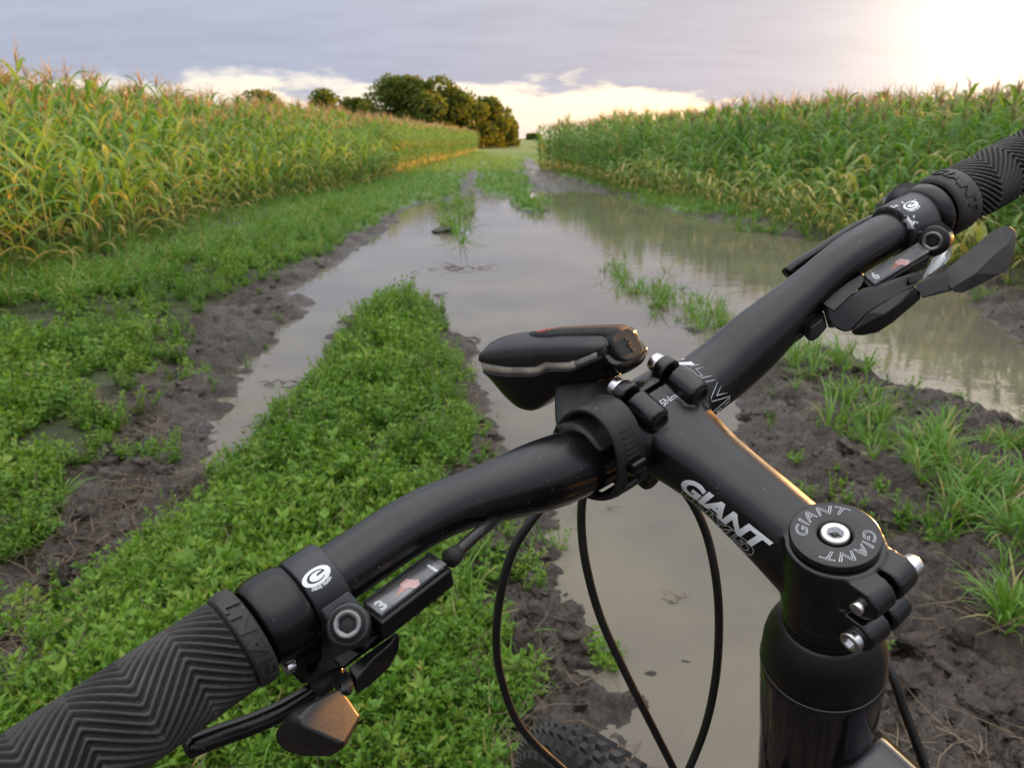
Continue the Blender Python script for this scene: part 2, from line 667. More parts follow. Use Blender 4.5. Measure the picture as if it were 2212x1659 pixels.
BANK = [(-900, 760), (-300, 680), (0, 640), (200, 610), (400, 550), (560, 490), (700, 455), (850, 425), (885, 440), (800, 505), (700, 565),
        (600, 610), (470, 670), (420, 760), (315, 830), (270, 920), (195, 1015), (195, 1095), (110, 1195), (-50, 1290), (-500, 1390), (-1200, 1300)]
CENTRE = [(1040, 300), (1120, 300), (1125, 340), (1130, 390), (1165, 425), (1190, 462), (1150, 466), (1100, 450), (1080, 420), (1045, 405), (1035, 360)]
LRUT = [(1048, 352), (1032, 370), (1042, 405), (1010, 425), (950, 438), (990, 405), (1022, 370)]
RRUT = [(1140, 345), (1132, 352), (1132, 385), (1150, 416), (1330, 424), (1420, 448), (1380, 425), (1270, 400), (1185, 372), (1152, 350)]
gpoly = lambda pl: np.array([gp(*p) for p in pl])
PUDg, RIDGEg, BANKg, CENg, LRg, RRg = map(gpoly, (PUD, RIDGE, BANK, CENTRE, LRUT, RRUT))


def sdf(P, poly):
    """signed distance, negative inside"""
    P = np.asarray(P, float)
    d = np.full(len(P), 1e18)
    ins = np.zeros(len(P), bool)
    n = len(poly)
    for i in range(n):
        a, b = poly[i], poly[(i + 1) % n]
        e = b - a
        w = P - a
        t = np.clip((w @ e) / (e @ e + 1e-12), 0, 1)
        q = w - t[:, None] * e
        d = np.minimum(d, (q * q).sum(1))
        c = (a[1] <= P[:, 1]) != (b[1] <= P[:, 1])
        with np.errstate(divide='ignore', invalid='ignore'):
            xs = a[0] + (P[:, 1] - a[1]) / (e[1] if e[1] != 0 else 1e-12) * e[0]
        ins ^= c & (P[:, 0] < xs)
    return np.where(ins, -1, 1) * np.sqrt(d)


_tab = rng.random((256, 256))


def vnoise(x, y):
    xi, yi = np.floor(x).astype(int), np.floor(y).astype(int)
    fx, fy = x - xi, y - yi
    fx, fy = fx * fx * (3 - 2 * fx), fy * fy * (3 - 2 * fy)
    g = lambda i, j: _tab[i & 255, j & 255]
    return (g(xi, yi) * (1 - fx) + g(xi + 1, yi) * fx) * (1 - fy) + (g(xi, yi + 1) * (1 - fx) + g(xi + 1, yi + 1) * fx) * fy


def fbm(x, y, o=4, g=.5):
    s, a, t = 0, 1, 0
    for k in range(o):
        s = s + a * vnoise(x + 17.3 * k, y + 9.1 * k)
        t += a
        a *= g
        x, y = x * 2.03, y * 2.03
    return s / t


def sst(x, a, b):
    t = np.clip((x - a) / (b - a), 0, 1)
    return t * t * (3 - 2 * t)


def terrain(P):
    """height, veg, wet, far for points (n,2)"""
    P = np.asarray(P, float)
    x, y = P[:, 0], P[:, 1]
    near = np.clip(y / 3.0, .6, 4)
    sp = sdf(P, PUDg)
    spn = sp + (fbm(x * 3.1, y * 3.1, 4) - .5) * .22 * np.sqrt(near) + (fbm(x * 13, y * 13, 3) - .5) * .07
    land = sst(spn, -.10, .30)
    h = -.045 + .085 * land
    sr = sdf(P, RIDGEg) + (fbm(x * 3 + 5, y * 3, 3) - .5) * .25
    sb = sdf(P, BANKg) + (fbm(x * 2 + 5, y * 2 + 3, 3) - .5) * .35
    sc = sdf(P, CENg) + (fbm(x * 2 + 1, y * 2 + 3, 3) - .5) * .5
    vr, vb, vc = sst(-sr, -.08, .12), sst(-sb, -.1, .2), sst(-sc, -.2, .3)
    rn = (fbm(x * 1.2 + 3, y * .8, 3) - .5) * 1.2
    ruts = np.maximum(sst(-sdf(P, LRg) + rn, -.1, .2), sst(-sdf(P, RRg) + rn, -.1, .2))
    h = h + .035 * np.maximum(vr, vb) * land
    mudm = land * (1 - .75 * np.maximum.reduce([vr, vb, vc]))
    rid = 1 - np.abs(2 * fbm(x * 5.5 + 3, y * 5.5, 3) - 1)
    h = h + mudm * ((fbm(x * 4, y * 4, 4) - .5) * .06 + (fbm(x * 12, y * 12, 4, .70) - .5) * .15 + (rid - .6) * .055)
    # shallow mud shoals breaking the water of the near rut
    h = h + (1 - land) * sst(-y, -2.9, -2.2) * (sst(fbm(x * 2.6 + 40, y * 5 + 7, 4), .69, .82) * .05)
    edgeL = -4.0 + .012 * y
    edgeR = 5.0 - .118 * y
    fieldm = np.maximum(sst(edgeL - x, -.3, .6), sst(x - edgeR, -.3, .6))
    h = h + fieldm * .03
    farv = sst(y, 11, 15) * (1 - ruts) * land
    veg = np.maximum.reduce([vr, vb, vc, farv, .55 * fieldm]) * land * (1 - ruts * .9)
    wet = np.maximum(1 - sst(spn, -.05, .45), .8 * ruts)
    far = sst(y, 66, 80)
    h = h + sst(y, 60, 400) * 1.2
    return h, veg, wet, far


def build_ground():
    ys = [.2]
    while ys[-1] < 15:
        ys.append(ys[-1] + max(.011, .0052 * ys[-1]))
    while ys[-1] < 900:
        ys.append(ys[-1] * 1.06)
    ys = np.array(ys)
    core = np.linspace(-1, 1, 470)
    ext = np.array([1.02, 1.06, 1.15, 1.3, 1.6, 2.2, 3.5])
    ux = np.r_[-ext[::-1], core, ext]
    half = .74 * ys + .9
    X = ux[None, :] * half[:, None]
    far = np.abs(ux) > 1
    X = np.where(far[None, :], np.sign(ux)[None, :] * (half[:, None] + (np.abs(ux)[None, :] - 1) * (half[:, None] * 1.0 + 12)), X)
    Y = np.repeat(ys[:, None], len(ux), 1)
    P = np.stack([X.ravel(), Y.ravel()], 1)
    h, veg, wet, fa = terrain(P)
    ny, nx = X.shape
    V = np.column_stack([P, h])
    # a strip behind the camera so the sheet does not end underfoot
    base = np.arange(nx * (ny - 1)).reshape(ny - 1, nx)[:, :-1].ravel()
    F = np.stack([base, base + 1, base + nx + 1, base + nx], 1)
    back = np.column_stack([X[0] * 1.0 * 12, np.full(nx, -30.0), np.full(nx, .04)])
    b0 = len(V)
    V = np.concatenate([V, back])
    k = np.arange(nx - 1)
    F = np.concatenate([F, np.stack([b0 + k, b0 + k + 1, k + 1, k], 1)])
    me = bpy.data.meshes.new('ground')
    me.vertices.add(len(V))
    me.vertices.foreach_set('co', V.astype(np.float32).ravel())
    me.loops.add(len(F) * 4)
    me.loops.foreach_set('vertex_index', F.astype(np.int32).ravel())
    me.polygons.add(len(F))
    me.polygons.foreach_set('loop_start', np.arange(0, len(F) * 4, 4, dtype=np.int32))
    me.polygons.foreach_set('use_smooth', np.ones(len(F), bool))
    me.update(calc_edges=True)
    for nm, a in (('veg', veg), ('wet', wet), ('far', fa)):
        at = me.attributes.new(nm, 'FLOAT', 'POINT')
        at.data.foreach_set('value', np.r_[a, np.zeros(nx)].astype(np.float32))
    me.materials.append(M['ground'])
    o = bpy.data.objects.new('ground', me)
    COL.objects.link(o)
    tag(o, kind='structure', label='muddy field track ground with ruts and grassy banks', cat='ground')


build_ground()


def build_water():
    x0, y0 = PUDg.min(0) - .6
    x1, y1 = PUDg.max(0) + .6
    n = 40
    V, F = [], []
    for j in range(n + 1):
        for i in range(n + 1):
            V.append((x0 + (x1 - x0) * i / n, y0 + (y1 - y0) * j / n, 0.0))
    for j in range(n):
        for i in range(n):
            a = j * (n + 1) + i
            F.append((a, a + 1, a + n + 2, a + n + 1))
    o = mobj('puddle', V, F, M['water'])
    tag(o, 'wide muddy puddle flooding the track and its ruts', 'puddle', kind='structure')


build_water()


# ------------------------------------------------------------------ scattering (stuff)
def add_attr(me, name, vals):
    at = me.attributes.new(name, 'FLOAT', 'POINT')
    at.data.foreach_set('value', np.asarray(vals, np.float32))


class PB:
    """plant builder: gathers ribbons into one mesh with a dry attribute and material slots"""
    def __init__(self):
        self.V, self.F, self.D, self.Mi = [], [], [], []

    def ribbon(self, pts, widths, side, dry=0, mi=0, fold=.25, drytip=0):
        """pts path, side vector per point; 3 verts across"""
        o = len(self.V)
        n = len(pts)
        for i, (p, w, s) in enumerate(zip(pts, widths, side)):
            t = (pts[min(i + 1, n - 1)] - pts[max(i - 1, 0)]).normalized()
            nrm = s.cross(t)
            self.V += [p - s * w + nrm * (w * fold), p, p + s * w + nrm * (w * fold)]
            dv = dry + drytip * (i / (n - 1)) ** 2
            self.D += [dv + drytip * .3, dv, dv + drytip * .3]
        for i in range(n - 1):
            a = o + 3 * i
            self.F += [(a, a + 1, a + 4, a + 3), (a + 1, a + 2, a + 5, a + 4)]
            self.Mi += [mi, mi]

    def tube(self, pts, rad, seg=5, dry=0, mi=0):
        v, f = tube(pts, rad, seg, True)
        o = len(self.V)
        self.V += v
        self.F += [tuple(i + o for i in q) for q in f]
        self.D += [dry] * len(v)
        self.Mi += [mi] * len(f)

    def leaf(self, base, dirv, up, L, W, dry=0, mi=0):
        """small flat diamond leaf, creased"""
        o = len(self.V)
        s = dirv.cross(up).normalized()
        n = s.cross(dirv).normalized()
        self.V += [base, base + dirv * L * .45 + s * W + n * W * .3, base + dirv * L + n * (-L * .12), base + dirv * L * .45 - s * W + n * W * .3, base + dirv * L * .5]
        self.D += [dry] * 5
        self.F += [(o, o + 1, o + 4), (o + 1, o + 2, o + 4), (o + 4, o + 2, o + 3), (o, o + 4, o + 3)]
        self.Mi += [mi] * 4

    def mesh(self, name, mats):
        me = mesh(name, self.V, self.F)
        for m in mats:
            me.materials.append(m)
        if len(mats) > 1 and len(me.polygons) == len(self.Mi):
            me.polygons.foreach_set('material_index', self.Mi)
        if len(me.vertices) == len(self.D):
            add_attr(me, 'dry', self.D)
        return me


def scatter_group(colname, meshes):
    c = bpy.data.collections.new(colname)
    for k, me in enumerate(meshes):
        o = bpy.data.objects.new('%s_%02d' % (colname, k), me)
        c.objects.link(o)
    tr = bpy.data.node_groups.new(colname + '_scatter', 'GeometryNodeTree')
    tr.interface.new_socket('Geometry', in_out='INPUT', socket_type='NodeSocketGeometry')
    tr.interface.new_socket('Geometry', in_out='OUTPUT', socket_type='NodeSocketGeometry')
    N = tr.nodes
    gi, go = N.new('NodeGroupInput'), N.new('NodeGroupOutput')
    ci = N.new('GeometryNodeCollectionInfo')
    ci.inputs['Collection'].default_value = c
    ci.inputs['Separate Children'].default_value = True
    ci.inputs['Reset Children'].default_value = True
    io = N.new('GeometryNodeInstanceOnPoints')
    io.inputs['Pick Instance'].default_value = True

    def na(name, typ):
        a = N.new('GeometryNodeInputNamedAttribute')
        a.data_type = typ
        a.inputs['Name'].default_value = name
        return a.outputs['Attribute']
    L = tr.links
    L.new(gi.outputs[0], io.inputs['Points'])
    L.new(ci.outputs[0], io.inputs['Instance'])
    L.new(na('idx', 'INT'), io.inputs['Instance Index'])
    er = N.new('FunctionNodeEulerToRotation')
    L.new(na('rot', 'FLOAT_VECTOR'), er.inputs[0])
    L.new(er.outputs[0], io.inputs['Rotation'])
    L.new(na('scl', 'FLOAT'), io.inputs['Scale'])
    L.new(io.outputs[0], go.inputs[0])
    return tr, len(meshes)


def scatter(name, group, P, scl, label, cat, tilt=.15, rot=None, idx=None):
    tr, nk = group
    n = len(P)
    me = bpy.data.meshes.new(name)
    me.vertices.add(n)
    me.vertices.foreach_set('co', np.asarray(P, np.float32).ravel())
    a = me.attributes.new('idx', 'INT', 'POINT')
    a.data.foreach_set('value', (rng.integers(0, nk, n) if idx is None else idx).astype(np.int32))
    if rot is None:
        rot = np.column_stack([rng.normal(0, tilt, n), rng.normal(0, tilt, n), rng.random(n) * 6.283])
    a = me.attributes.new('rot', 'FLOAT_VECTOR', 'POINT')
    a.data.foreach_set('vector', rot.astype(np.float32).ravel())
    add_attr(me, 'scl', scl)
    o = bpy.data.objects.new(name, me)
    COL.objects.link(o)
    md = o.modifiers.new('scatter', 'NODES')
    md.node_group = tr
    tag(o, label, cat, kind='stuff')
    return o


rv = lambda a, b: random.uniform(a, b)


def make_sprig(h, n, dry=0, big=1):
    """knotgrass-like tuft: several stems with many small pointed leaves"""
    b = PB()
    for s in range(n):
        az = rv(0, 6.28)
        lean = rv(.15, .75)
        d = Vector((math.cos(az) * lean, math.sin(az) * lean, 1)).normalized()
        p = Vector((rv(-.02, .02), rv(-.02, .02), -.01))
        hh = h * rv(.6, 1.1)
        pts = [p]
        for k in range(5):
            d = (d + Vector((rv(-.18, .18), rv(-.18, .18), .08))).normalized()
            p = p + d * hh / 5
            pts.append(p)
        b.tube(pts, [.0016] * 5 + [.0008], 3, dry, 0)
        for k in range(1, 6):
            m = 2 if k < 5 else 4
            for q in range(m):
                a2 = rv(0, 6.28)
                el = rv(.1, .8) if k < 5 else rv(.6, 1.3)
                dv = Vector((math.cos(a2) * math.cos(el), math.sin(a2) * math.cos(el), math.sin(el)))
                L = rv(.016, .032) * (1 - .07 * k) * big
                b.leaf(pts[k], dv, Vector((0, 0, 1)), L, L * rv(.17, .26), dry + max(0, rv(-.5, .25)), 0)
    return b


def make_tuft(h, n, spread=.5, dry=0, w=.0045, base=.03):
    b = PB()
    for s in range(n):
        az = rv(0, 6.28)
        hd = Vector((math.cos(az), math.sin(az), 0))
        side = Vector((-hd.y, hd.x, 0))
        L = h * rv(.5, 1.15)
        lean = rv(.1, spread)
        p = hd * rv(0, base)
        el = math.pi / 2 - lean
        pts = [p]
        for k in range(6):
            p = p + (hd * math.cos(el) + Vector((0, 0, math.sin(el)))) * (L / 6)
            el -= rv(.05, .42) * (1 + k * .25) * spread
            pts.append(p)
        tw = rv(-.5, .5)
        sides = [(side + Vector((0, 0, tw * k / 6))).normalized() for k in range(7)]
        wd = [w * x for x in (.6, .95, 1, .9, .75, .45, .06)]
        b.ribbon(pts, wd, sides, dry + (rv(.3, 1.0) if rv(0, 1) < .18 else 0), 0, .25, rv(0, .4))
    return b


def make_litter(n, R=.09):
    b = PB()
    for s in range(n):
        az = rv(0, 6.28)
        d = Vector((math.cos(az), math.sin(az), rv(-.05, .25))).normalized()
        p = Vector((rv(-R, R), rv(-R, R), rv(0, .015)))
        L = rv(.04, .16)
        pts = [p]
        for k in range(3):
            d = (d + Vector((rv(-.35, .35), rv(-.35, .35), rv(-.2, .12)))).normalized()
            p = p + d * L / 3
            p.z = max(p.z, .002)
            pts.append(p)
        side = Vector((-d.y, d.x, 0)).normalized()
        w = rv(.0005, .0018)
        b.ribbon(pts, [w, w, w * .8, w * .2], [side] * 4, rv(0, .5), 0, .2)
    return b


def make_clod(r):
    bm = bmesh.new()
    bmesh.ops.create_icosphere(bm, subdivisions=2, radius=r)
    ph = [rv(0, 10) for _ in range(3)]
    for v in bm.verts:
        c = v.co / r
        k = 1 + .28 * math.sin(3 * c.x + ph[0]) * math.sin(2.6 * c.y + ph[1]) + .2 * math.sin(5 * c.z + ph[2] + 3 * c.x) + rv(-.20, .20)
        v.co = Vector((c.x * k * 1.25, c.y * k * rv(.85, 1.15), c.z * k * .6)) * r
    me = bpy.data.meshes.new('clod')
    bm.to_mesh(me)
    bm.free()
    me.polygons.foreach_set('use_smooth', [rv(0, 1) < .75 for _ in me.polygons])
    me.materials.append(M['ground'])
    return me


G_sprig = scatter_group('weed_sprig', [make_sprig(rv(.05, .15), random.randint(4, 7), dry=random.choice((0, 0, 0, .25)), big=rv(.9, 1.7)).mesh('weed_sprig', [M['weed']]) for _ in range(12)])
G_tuft = scatter_group('grass_tuft', [make_tuft(rv(.10, .22), random.randint(9, 16), rv(.5, 1.0), w=.0036).mesh('grass_tuft', [M['grass']]) for _ in range(7)])
G_dead = scatter_group('dead_litter', [make_litter(random.randint(12, 20)).mesh('dead_litter', [M['dead']]) for _ in range(7)])
G_clod = scatter_group('mud_clod', [make_clod(rv(.016, .038)) for _ in range(10)])


def cand(n, y0, y1, x0=None, x1=None, power=1.0):
    """random ground points in view, denser near the camera"""
    u = rng.random(n)
    if power == 0:
        y = y0 + (y1 - y0) * u
    else:
        y = (y0 ** -power + u * (y1 ** -power - y0 ** -power)) ** (-1 / power)
    half = .80 * y + .8
    x = rng.uniform(-1, 1, n) * half
    return np.column_stack([x, y])


def with_h(P, dz=0.0):
    h = terrain(P)[0]
    return np.column_stack([P, h + dz])


# --- weeds on the ridge and the banks
P = cand(66000, .75, 13, power=.5)
nz = fbm(P[:, 0] * 2.4, P[:, 1] * 2.4, 3)
sr, sb = sdf(P, RIDGEg), sdf(P, BANKg)
sp = sdf(P, PUDg)
inr = sr + (fbm(P[:, 0] * 4, P[:, 1] * 4, 3) - .5) * .25 < .02
inb = (sb + (fbm(P[:, 0] * 3 + 9, P[:, 1] * 3, 3) - .5) * .45 < 0) & (nz > .30)
keep = (inr | inb) & (sp > -.02) & (rng.random(len(P)) < np.where(P[:, 1] < 5, 1, .75))
thin = fbm(P[:, 0] * 1.3 + 20, P[:, 1] * 1.3 + 4, 3)
keep &= (fbm(P[:, 0] * 6 + 2, P[:, 1] * 6 + 5, 2) + .35 * rng.random(len(P)) > .50)
keep &= ~(inb & (P[:, 1] > 4.5) & (thin < .45) & (rng.random(len(P)) < .7))
Q = with_h(P[keep])
Q = Q[Q[:, 2] > -.005]
print('weeds', len(Q))
sc = (.62 + .85 * rng.random(len(Q)) ** 1.5) * np.clip(1.0 + (Q[:, 1] - 3) * .05, .95, 1.5)
# flatter towards the muddy edges
edge = np.minimum(np.abs(sdf(Q[:, :2], RIDGEg)), np.abs(sdf(Q[:, :2], BANKg)))
sc = sc * (.62 + .38 * sst(edge, .0, .35))
scatter('low_weeds', G_sprig, Q, sc, 'low bright green leafy weeds covering the ridge and grassy bank', 'weeds', .22)
# grass blades and dead stems mixed into the weeds
kk = rng.random(len(Q)) < .055
scatter('mixed_grass', G_tuft, Q[kk] + [.02, .01, 0], (.35 + .45 * rng.random(kk.sum())), 'thin grass blades growing up through the low weeds', 'grass', .3)
kk = rng.random(len(Q)) < .07
scatter('weed_litter', G_dead, Q[kk] + [0, 0, .02], (.6 + .5 * rng.random(kk.sum())), 'dry brown stems caught among the low weeds', 'litter', .35)
# stray sprigs in the mud
P = cand(5000, 1.2, 7, power=.6)
nz = fbm(P[:, 0] * 3.5 + 3, P[:, 1] * 3.5 + 8, 3)
sr2 = sdf(P, RIDGEg)
k = (sdf(P, PUDg) > .08) & (nz > .60) & (sr2 > 0)
isl = np.array([gp(rng.normal(cx, 26), rng.normal(cy, 16)) for cx, cy in ((1340, 580), (1385, 620), (1440, 650), (1500, 680), (1550, 705)) for _ in range(9)])
Q = with_h(np.concatenate([P[k], isl]))
Q[:, 2] = np.maximum(Q[:, 2], -.02)
scatter('stray_weeds', G_sprig, Q, .35 + .5 * rng.random(len(Q)), 'stray green weed sprigs dotted over the bare mud', 'weeds', .3)
# --- grass tufts: right bank, centre strip, far verges
TUFTS = [(1760, 800, 90, 60), (1830, 880, 90, 70), (1700, 770, 60, 30), (1890, 940, 80, 50), (2010, 1010, 110, 70), (2120, 1080, 120, 80), (2190, 980, 60, 60),
         (2060, 1160, 80, 40), (2180, 1220, 60, 60), (1340, 590, 40, 40), (1450, 650, 80, 35), (1540, 690, 60, 35), (990, 470, 40, 50), (1580, 775, 60, 30),
         (2160, 1400, 60, 30), (2110, 650, 80, 15), (1160, 445, 40, 20), (1400, 620, 60, 30), (985, 440, 30, 16)]
pts, scs = [gp(rng.normal(975, 12), rng.normal(497, 7)) for _ in range(9)], [rv(1.2, 2.2) for _ in range(9)]
for (cx, cy, sx, sy) in TUFTS:
    n = int(4 + sx * sy * .0030)
    if cy < 720 and cx < 1600: n = int(n * 2.6)
    for _ in range(n):
        px, py = rng.normal(cx, sx * .5), rng.normal(cy, sy * .5)
        pts.append(gp(px, py))
        scs.append(rv(.5, 1.15) if cy > 560 else rv(1.0, 2.3))
pts = np.array(pts)
Q = with_h(pts)
Q[:, 2] = np.maximum(Q[:, 2], -.03)
scatter('grass_tufts', G_tuft, Q, np.array(scs), 'green grass tufts sprouting from the mud beside the puddle', 'grass', .2)
P = cand(30000, 7.5, 70, power=.25)
h, veg, wet, far = terrain(P)
eL, eR = -4.0 + .012 * P[:, 1], 5.0 - .118 * P[:, 1]
k = (P[:, 0] > eL - .5) & (P[:, 0] < eR + .6) & (veg > .35) & (rng.random(len(P)) < np.clip(veg, 0, 1))
k &= (sdf(P, PUDg) > .05)
Q = np.column_stack([P, h])[k]
print('verge grass', len(Q))
scatter('verge_grass', G_tuft, Q, (.55 + .5 * rng.random(len(Q))) * np.clip(1 + (Q[:, 1] - 10) * .025, 1, 2.2), 'short green grass covering the verges and the strip between wheel ruts', 'grass', .2)
# shoreline grass running into the far water and along the foot of the corn
P = cand(30000, 5.5, 30, power=.3)
h, veg, wet, far = terrain(P)
sp = sdf(P, PUDg)
eL, eR = -4.0 + .012 * P[:, 1], 5.0 - .118 * P[:, 1]
k = ((P[:, 0] > 1.2 + .05 * P[:, 1]) & (P[:, 0] < eR + .8) & (sp > -.10) & (P[:, 1] > 7.5)) | ((P[:, 0] < eL + .9) & (P[:, 0] > eL - .9))
k &= rng.random(len(P)) < .5
Q = np.column_stack([P, np.maximum(h, -.03)])[k]
print('shore', len(Q))
scatter('shoreline_grass', G_tuft, Q, (.6 + .9 * rng.random(len(Q))), 'rough grass at the foot of the corn and along the flooded edge', 'grass', .3)
# --- dead litter over the mud
P = cand(12000, .9, 9, power=.5)
sp = sdf(P, PUDg)
nz = fbm(P[:, 0] * 2.6 + 31, P[:, 1] * 2.6, 3)
k = (sp > .06) & (sdf(P, RIDGEg) > -.05) & (((nz > .46) & (P[:, 0] > 0)) | ((nz > .36) & (P[:, 0] < 0)))
k &= (rng.random(len(P)) < np.where(P[:, 0] < 0, .24, .05))
Q = with_h(P[k], .002)
print('litter', len(Q))
scatter('dead_litter', G_dead, Q, .7 + .6 * rng.random(len(Q)), 'brown dead grass and stalk litter lying over the mud', 'litter', .12)
# --- clods
P = cand(34000, .9, 9, power=.6)
sp = sdf(P, PUDg)
k = (sp > .10) & (sdf(P, RIDGEg) > -.02) & (sdf(P, BANKg) > -.05) & (fbm(P[:, 0] * 5 + 11, P[:, 1] * 5, 3) > .47)
Q = with_h(P[k], -.010)
print('clods', len(Q))
scatter('mud_clods', G_clod, Q, .22 + 1.0 * rng.random(len(Q)) ** 3, 'small dark lumps of churned mud along the ruts', 'mud', .4)


# ------------------------------------------------------------------ corn
def corn_leaf(z0, az, L, W, el0, droop, dry, drytip=.2, hd0=None):
    b = PB()
    hd = Vector((math.cos(az), math.sin(az), 0))
    p = Vector((0, 0, z0)) + hd * .008 if hd0 is None else hd0
    el = el0
    n = 9
    pts, sides, wd = [p], [], []
    tw = rv(-.7, .7)
    swing = rv(-.06, .06)
    a = az
    for k in range(n):
        h2 = Vector((math.cos(a), math.sin(a), 0))
        p = p + (h2 * math.cos(el) + Vector((0, 0, math.sin(el)))) * (L / n)
        el -= droop * (.35 + 1.3 * k / n) / n * 2.0
        el = max(el, -1.45)
        a += swing
        pts.append(p)
    for k in range(n + 1):
        u = k / n
        s = Vector((-math.sin(az), math.cos(az), tw * u * u)).normalized()
        sides.append(s)
        wd.append(W * max(.04, (min(1, .35 + 3.2 * u) * (1 - u ** 2.2)) * (1 + .12 * math.sin(9 * u + tw * 5))))
    b.ribbon(pts, wd, sides, dry, 0, .32, drytip)
    return b


def make_corn(kind):
    H = {'tall': rv(1.72, 1.98), 'short': rv(.85, 1.15), 'lodged': rv(.8, 1.05)}[kind]
    d0 = {'tall': 0, 'short': .06, 'lodged': .40}[kind]
    lean = Vector((rv(-.06, .06), rv(-.06, .06), 0)) if kind != 'lodged' else Vector((rv(-.3, .3), -rv(.35, .9), 0))
    pos = lambda t: Vector((lean.x * t * t * H, lean.y * t * t * H, H * t * (1 - .25 * lean.length * t)))
    st = PB()
    st.tube([pos(t) for t in (-.03, .0, .2, .4, .6, .8, 1.0)], [.013, .013, .012, .011, .009, .007, .004], 6, d0 * .7)
    leaves = []
    az0 = rv(0, 6.28)
    n = {'tall': 14, 'short': 10, 'lodged': 8}[kind]
    for k in range(n):
        t = .06 + .90 * k / (n - 1)
        az = az0 + math.pi * k + rv(-.35, .35)
        L = (.50 + .38 * math.sin(math.pi * min(1, t * 1.05))) * rv(.8, 1.1) * (1 if kind == 'tall' else .8)
        W = rv(.031, .048) * (1 if kind == 'tall' else .85)
        low = max(0, .34 - t) / .34
        dry = d0 + low * rv(.1, .9) + (rv(.2, .5) if rv(0, 1) < .08 else 0)
        lf = corn_leaf(0, az, L, W, rv(.75, 1.2) if t < .85 else rv(1.05, 1.35), rv(.95, 1.7) + low * .6, dry, rv(.05, .45), hd0=pos(t))
        leaves.append(lf)
    tas = None
    if kind == 'tall':
        tas = PB()
        top = pos(1.0)
        spike = rv(.26, .40)
        tas.tube([top + Vector((0, 0, -.05)), top + Vector((rv(-.01, .01), 0, spike * .5)), top + Vector((rv(-.03, .03), rv(-.03, .03), spike))], [.004, .006, .002], 4, rv(0, 1))
        for q in range(random.randint(6, 11)):
            a = rv(0, 6.28)
            l = rv(.16, .30)
            z0 = rv(-.02, .08)
            sp = rv(.25, .6)
            h2 = Vector((math.cos(a), math.sin(a), 0))
            b0 = top + Vector((0, 0, z0))
            tas.tube([b0, b0 + h2 * (l * sp * .6) + Vector((0, 0, l * .55)), b0 + h2 * (l * sp * 1.25) + Vector((0, 0, l * rv(.6, .95)))], [.0035, .0048, .002], 3, rv(0, 1))
    ears = []
    if kind == 'tall':
        for q in range(random.choice((1, 1, 2))):
            e = PB()
            a = rv(0, 6.28)
            h2 = Vector((math.cos(a), math.sin(a), 0))
            t = rv(.46, .62)
            c = pos(t) + h2 * .015
            dv = (h2 * rv(.25, .5) + Vector((0, 0, 1))).normalized()
            e.tube([c, c + dv * .04, c + dv * .10, c + dv * .16, c + dv * .21, c + dv * .235], [.008, .021, .025, .021, .010, .003], 7, rv(0, 1))
            ears.append(e)
    return dict(stalk=st, leaves=leaves, tassel=tas, ears=ears, kind=kind)


def join_pb(items):
    """items: (PB, material index)"""
    b = PB()
    for (p, mi) in items:
        o = len(b.V)
        b.V += p.V
        b.F += [tuple(i + o for i in f) for f in p.F]
        b.D += p.D
        b.Mi += [mi] * len(p.F)
    return b


CORN = [make_corn('tall') for _ in range(6)] + [make_corn('short') for _ in range(4)] + [make_corn('lodged') for _ in range(4)]
K_T, K_S, K_L = list(range(6)), list(range(6, 10)), list(range(10, 14))
CMATS = [M['corn'], M['stalk'], M['tassel'], M['husk']]
for c in CORN:
    its = [(l, 0) for l in c['leaves']] + [(c['stalk'], 1)] + ([(c['tassel'], 2)] if c['tassel'] else []) + [(e, 3) for e in c['ears']]
    c['whole'] = join_pb(its).mesh('corn_plant_mass', CMATS)
    c['m_stalk'] = c['stalk'].mesh('stalk', [M['stalk']])
    c['m_leaves'] = [l.mesh('leaf', [M['corn']]) for l in c['leaves']]
    c['m_foliage'] = join_pb([(l, 0) for l in c['leaves']]).mesh('foliage', [M['corn']])
    c['m_tassel'] = c['tassel'].mesh('tassel', [M['tassel']]) if c['tassel'] else None
    c['m_ears'] = [e.mesh('ear', [M['husk']]) for e in c['ears']]
G_corn = scatter_group('corn_mass', [c['whole'] for c in CORN])


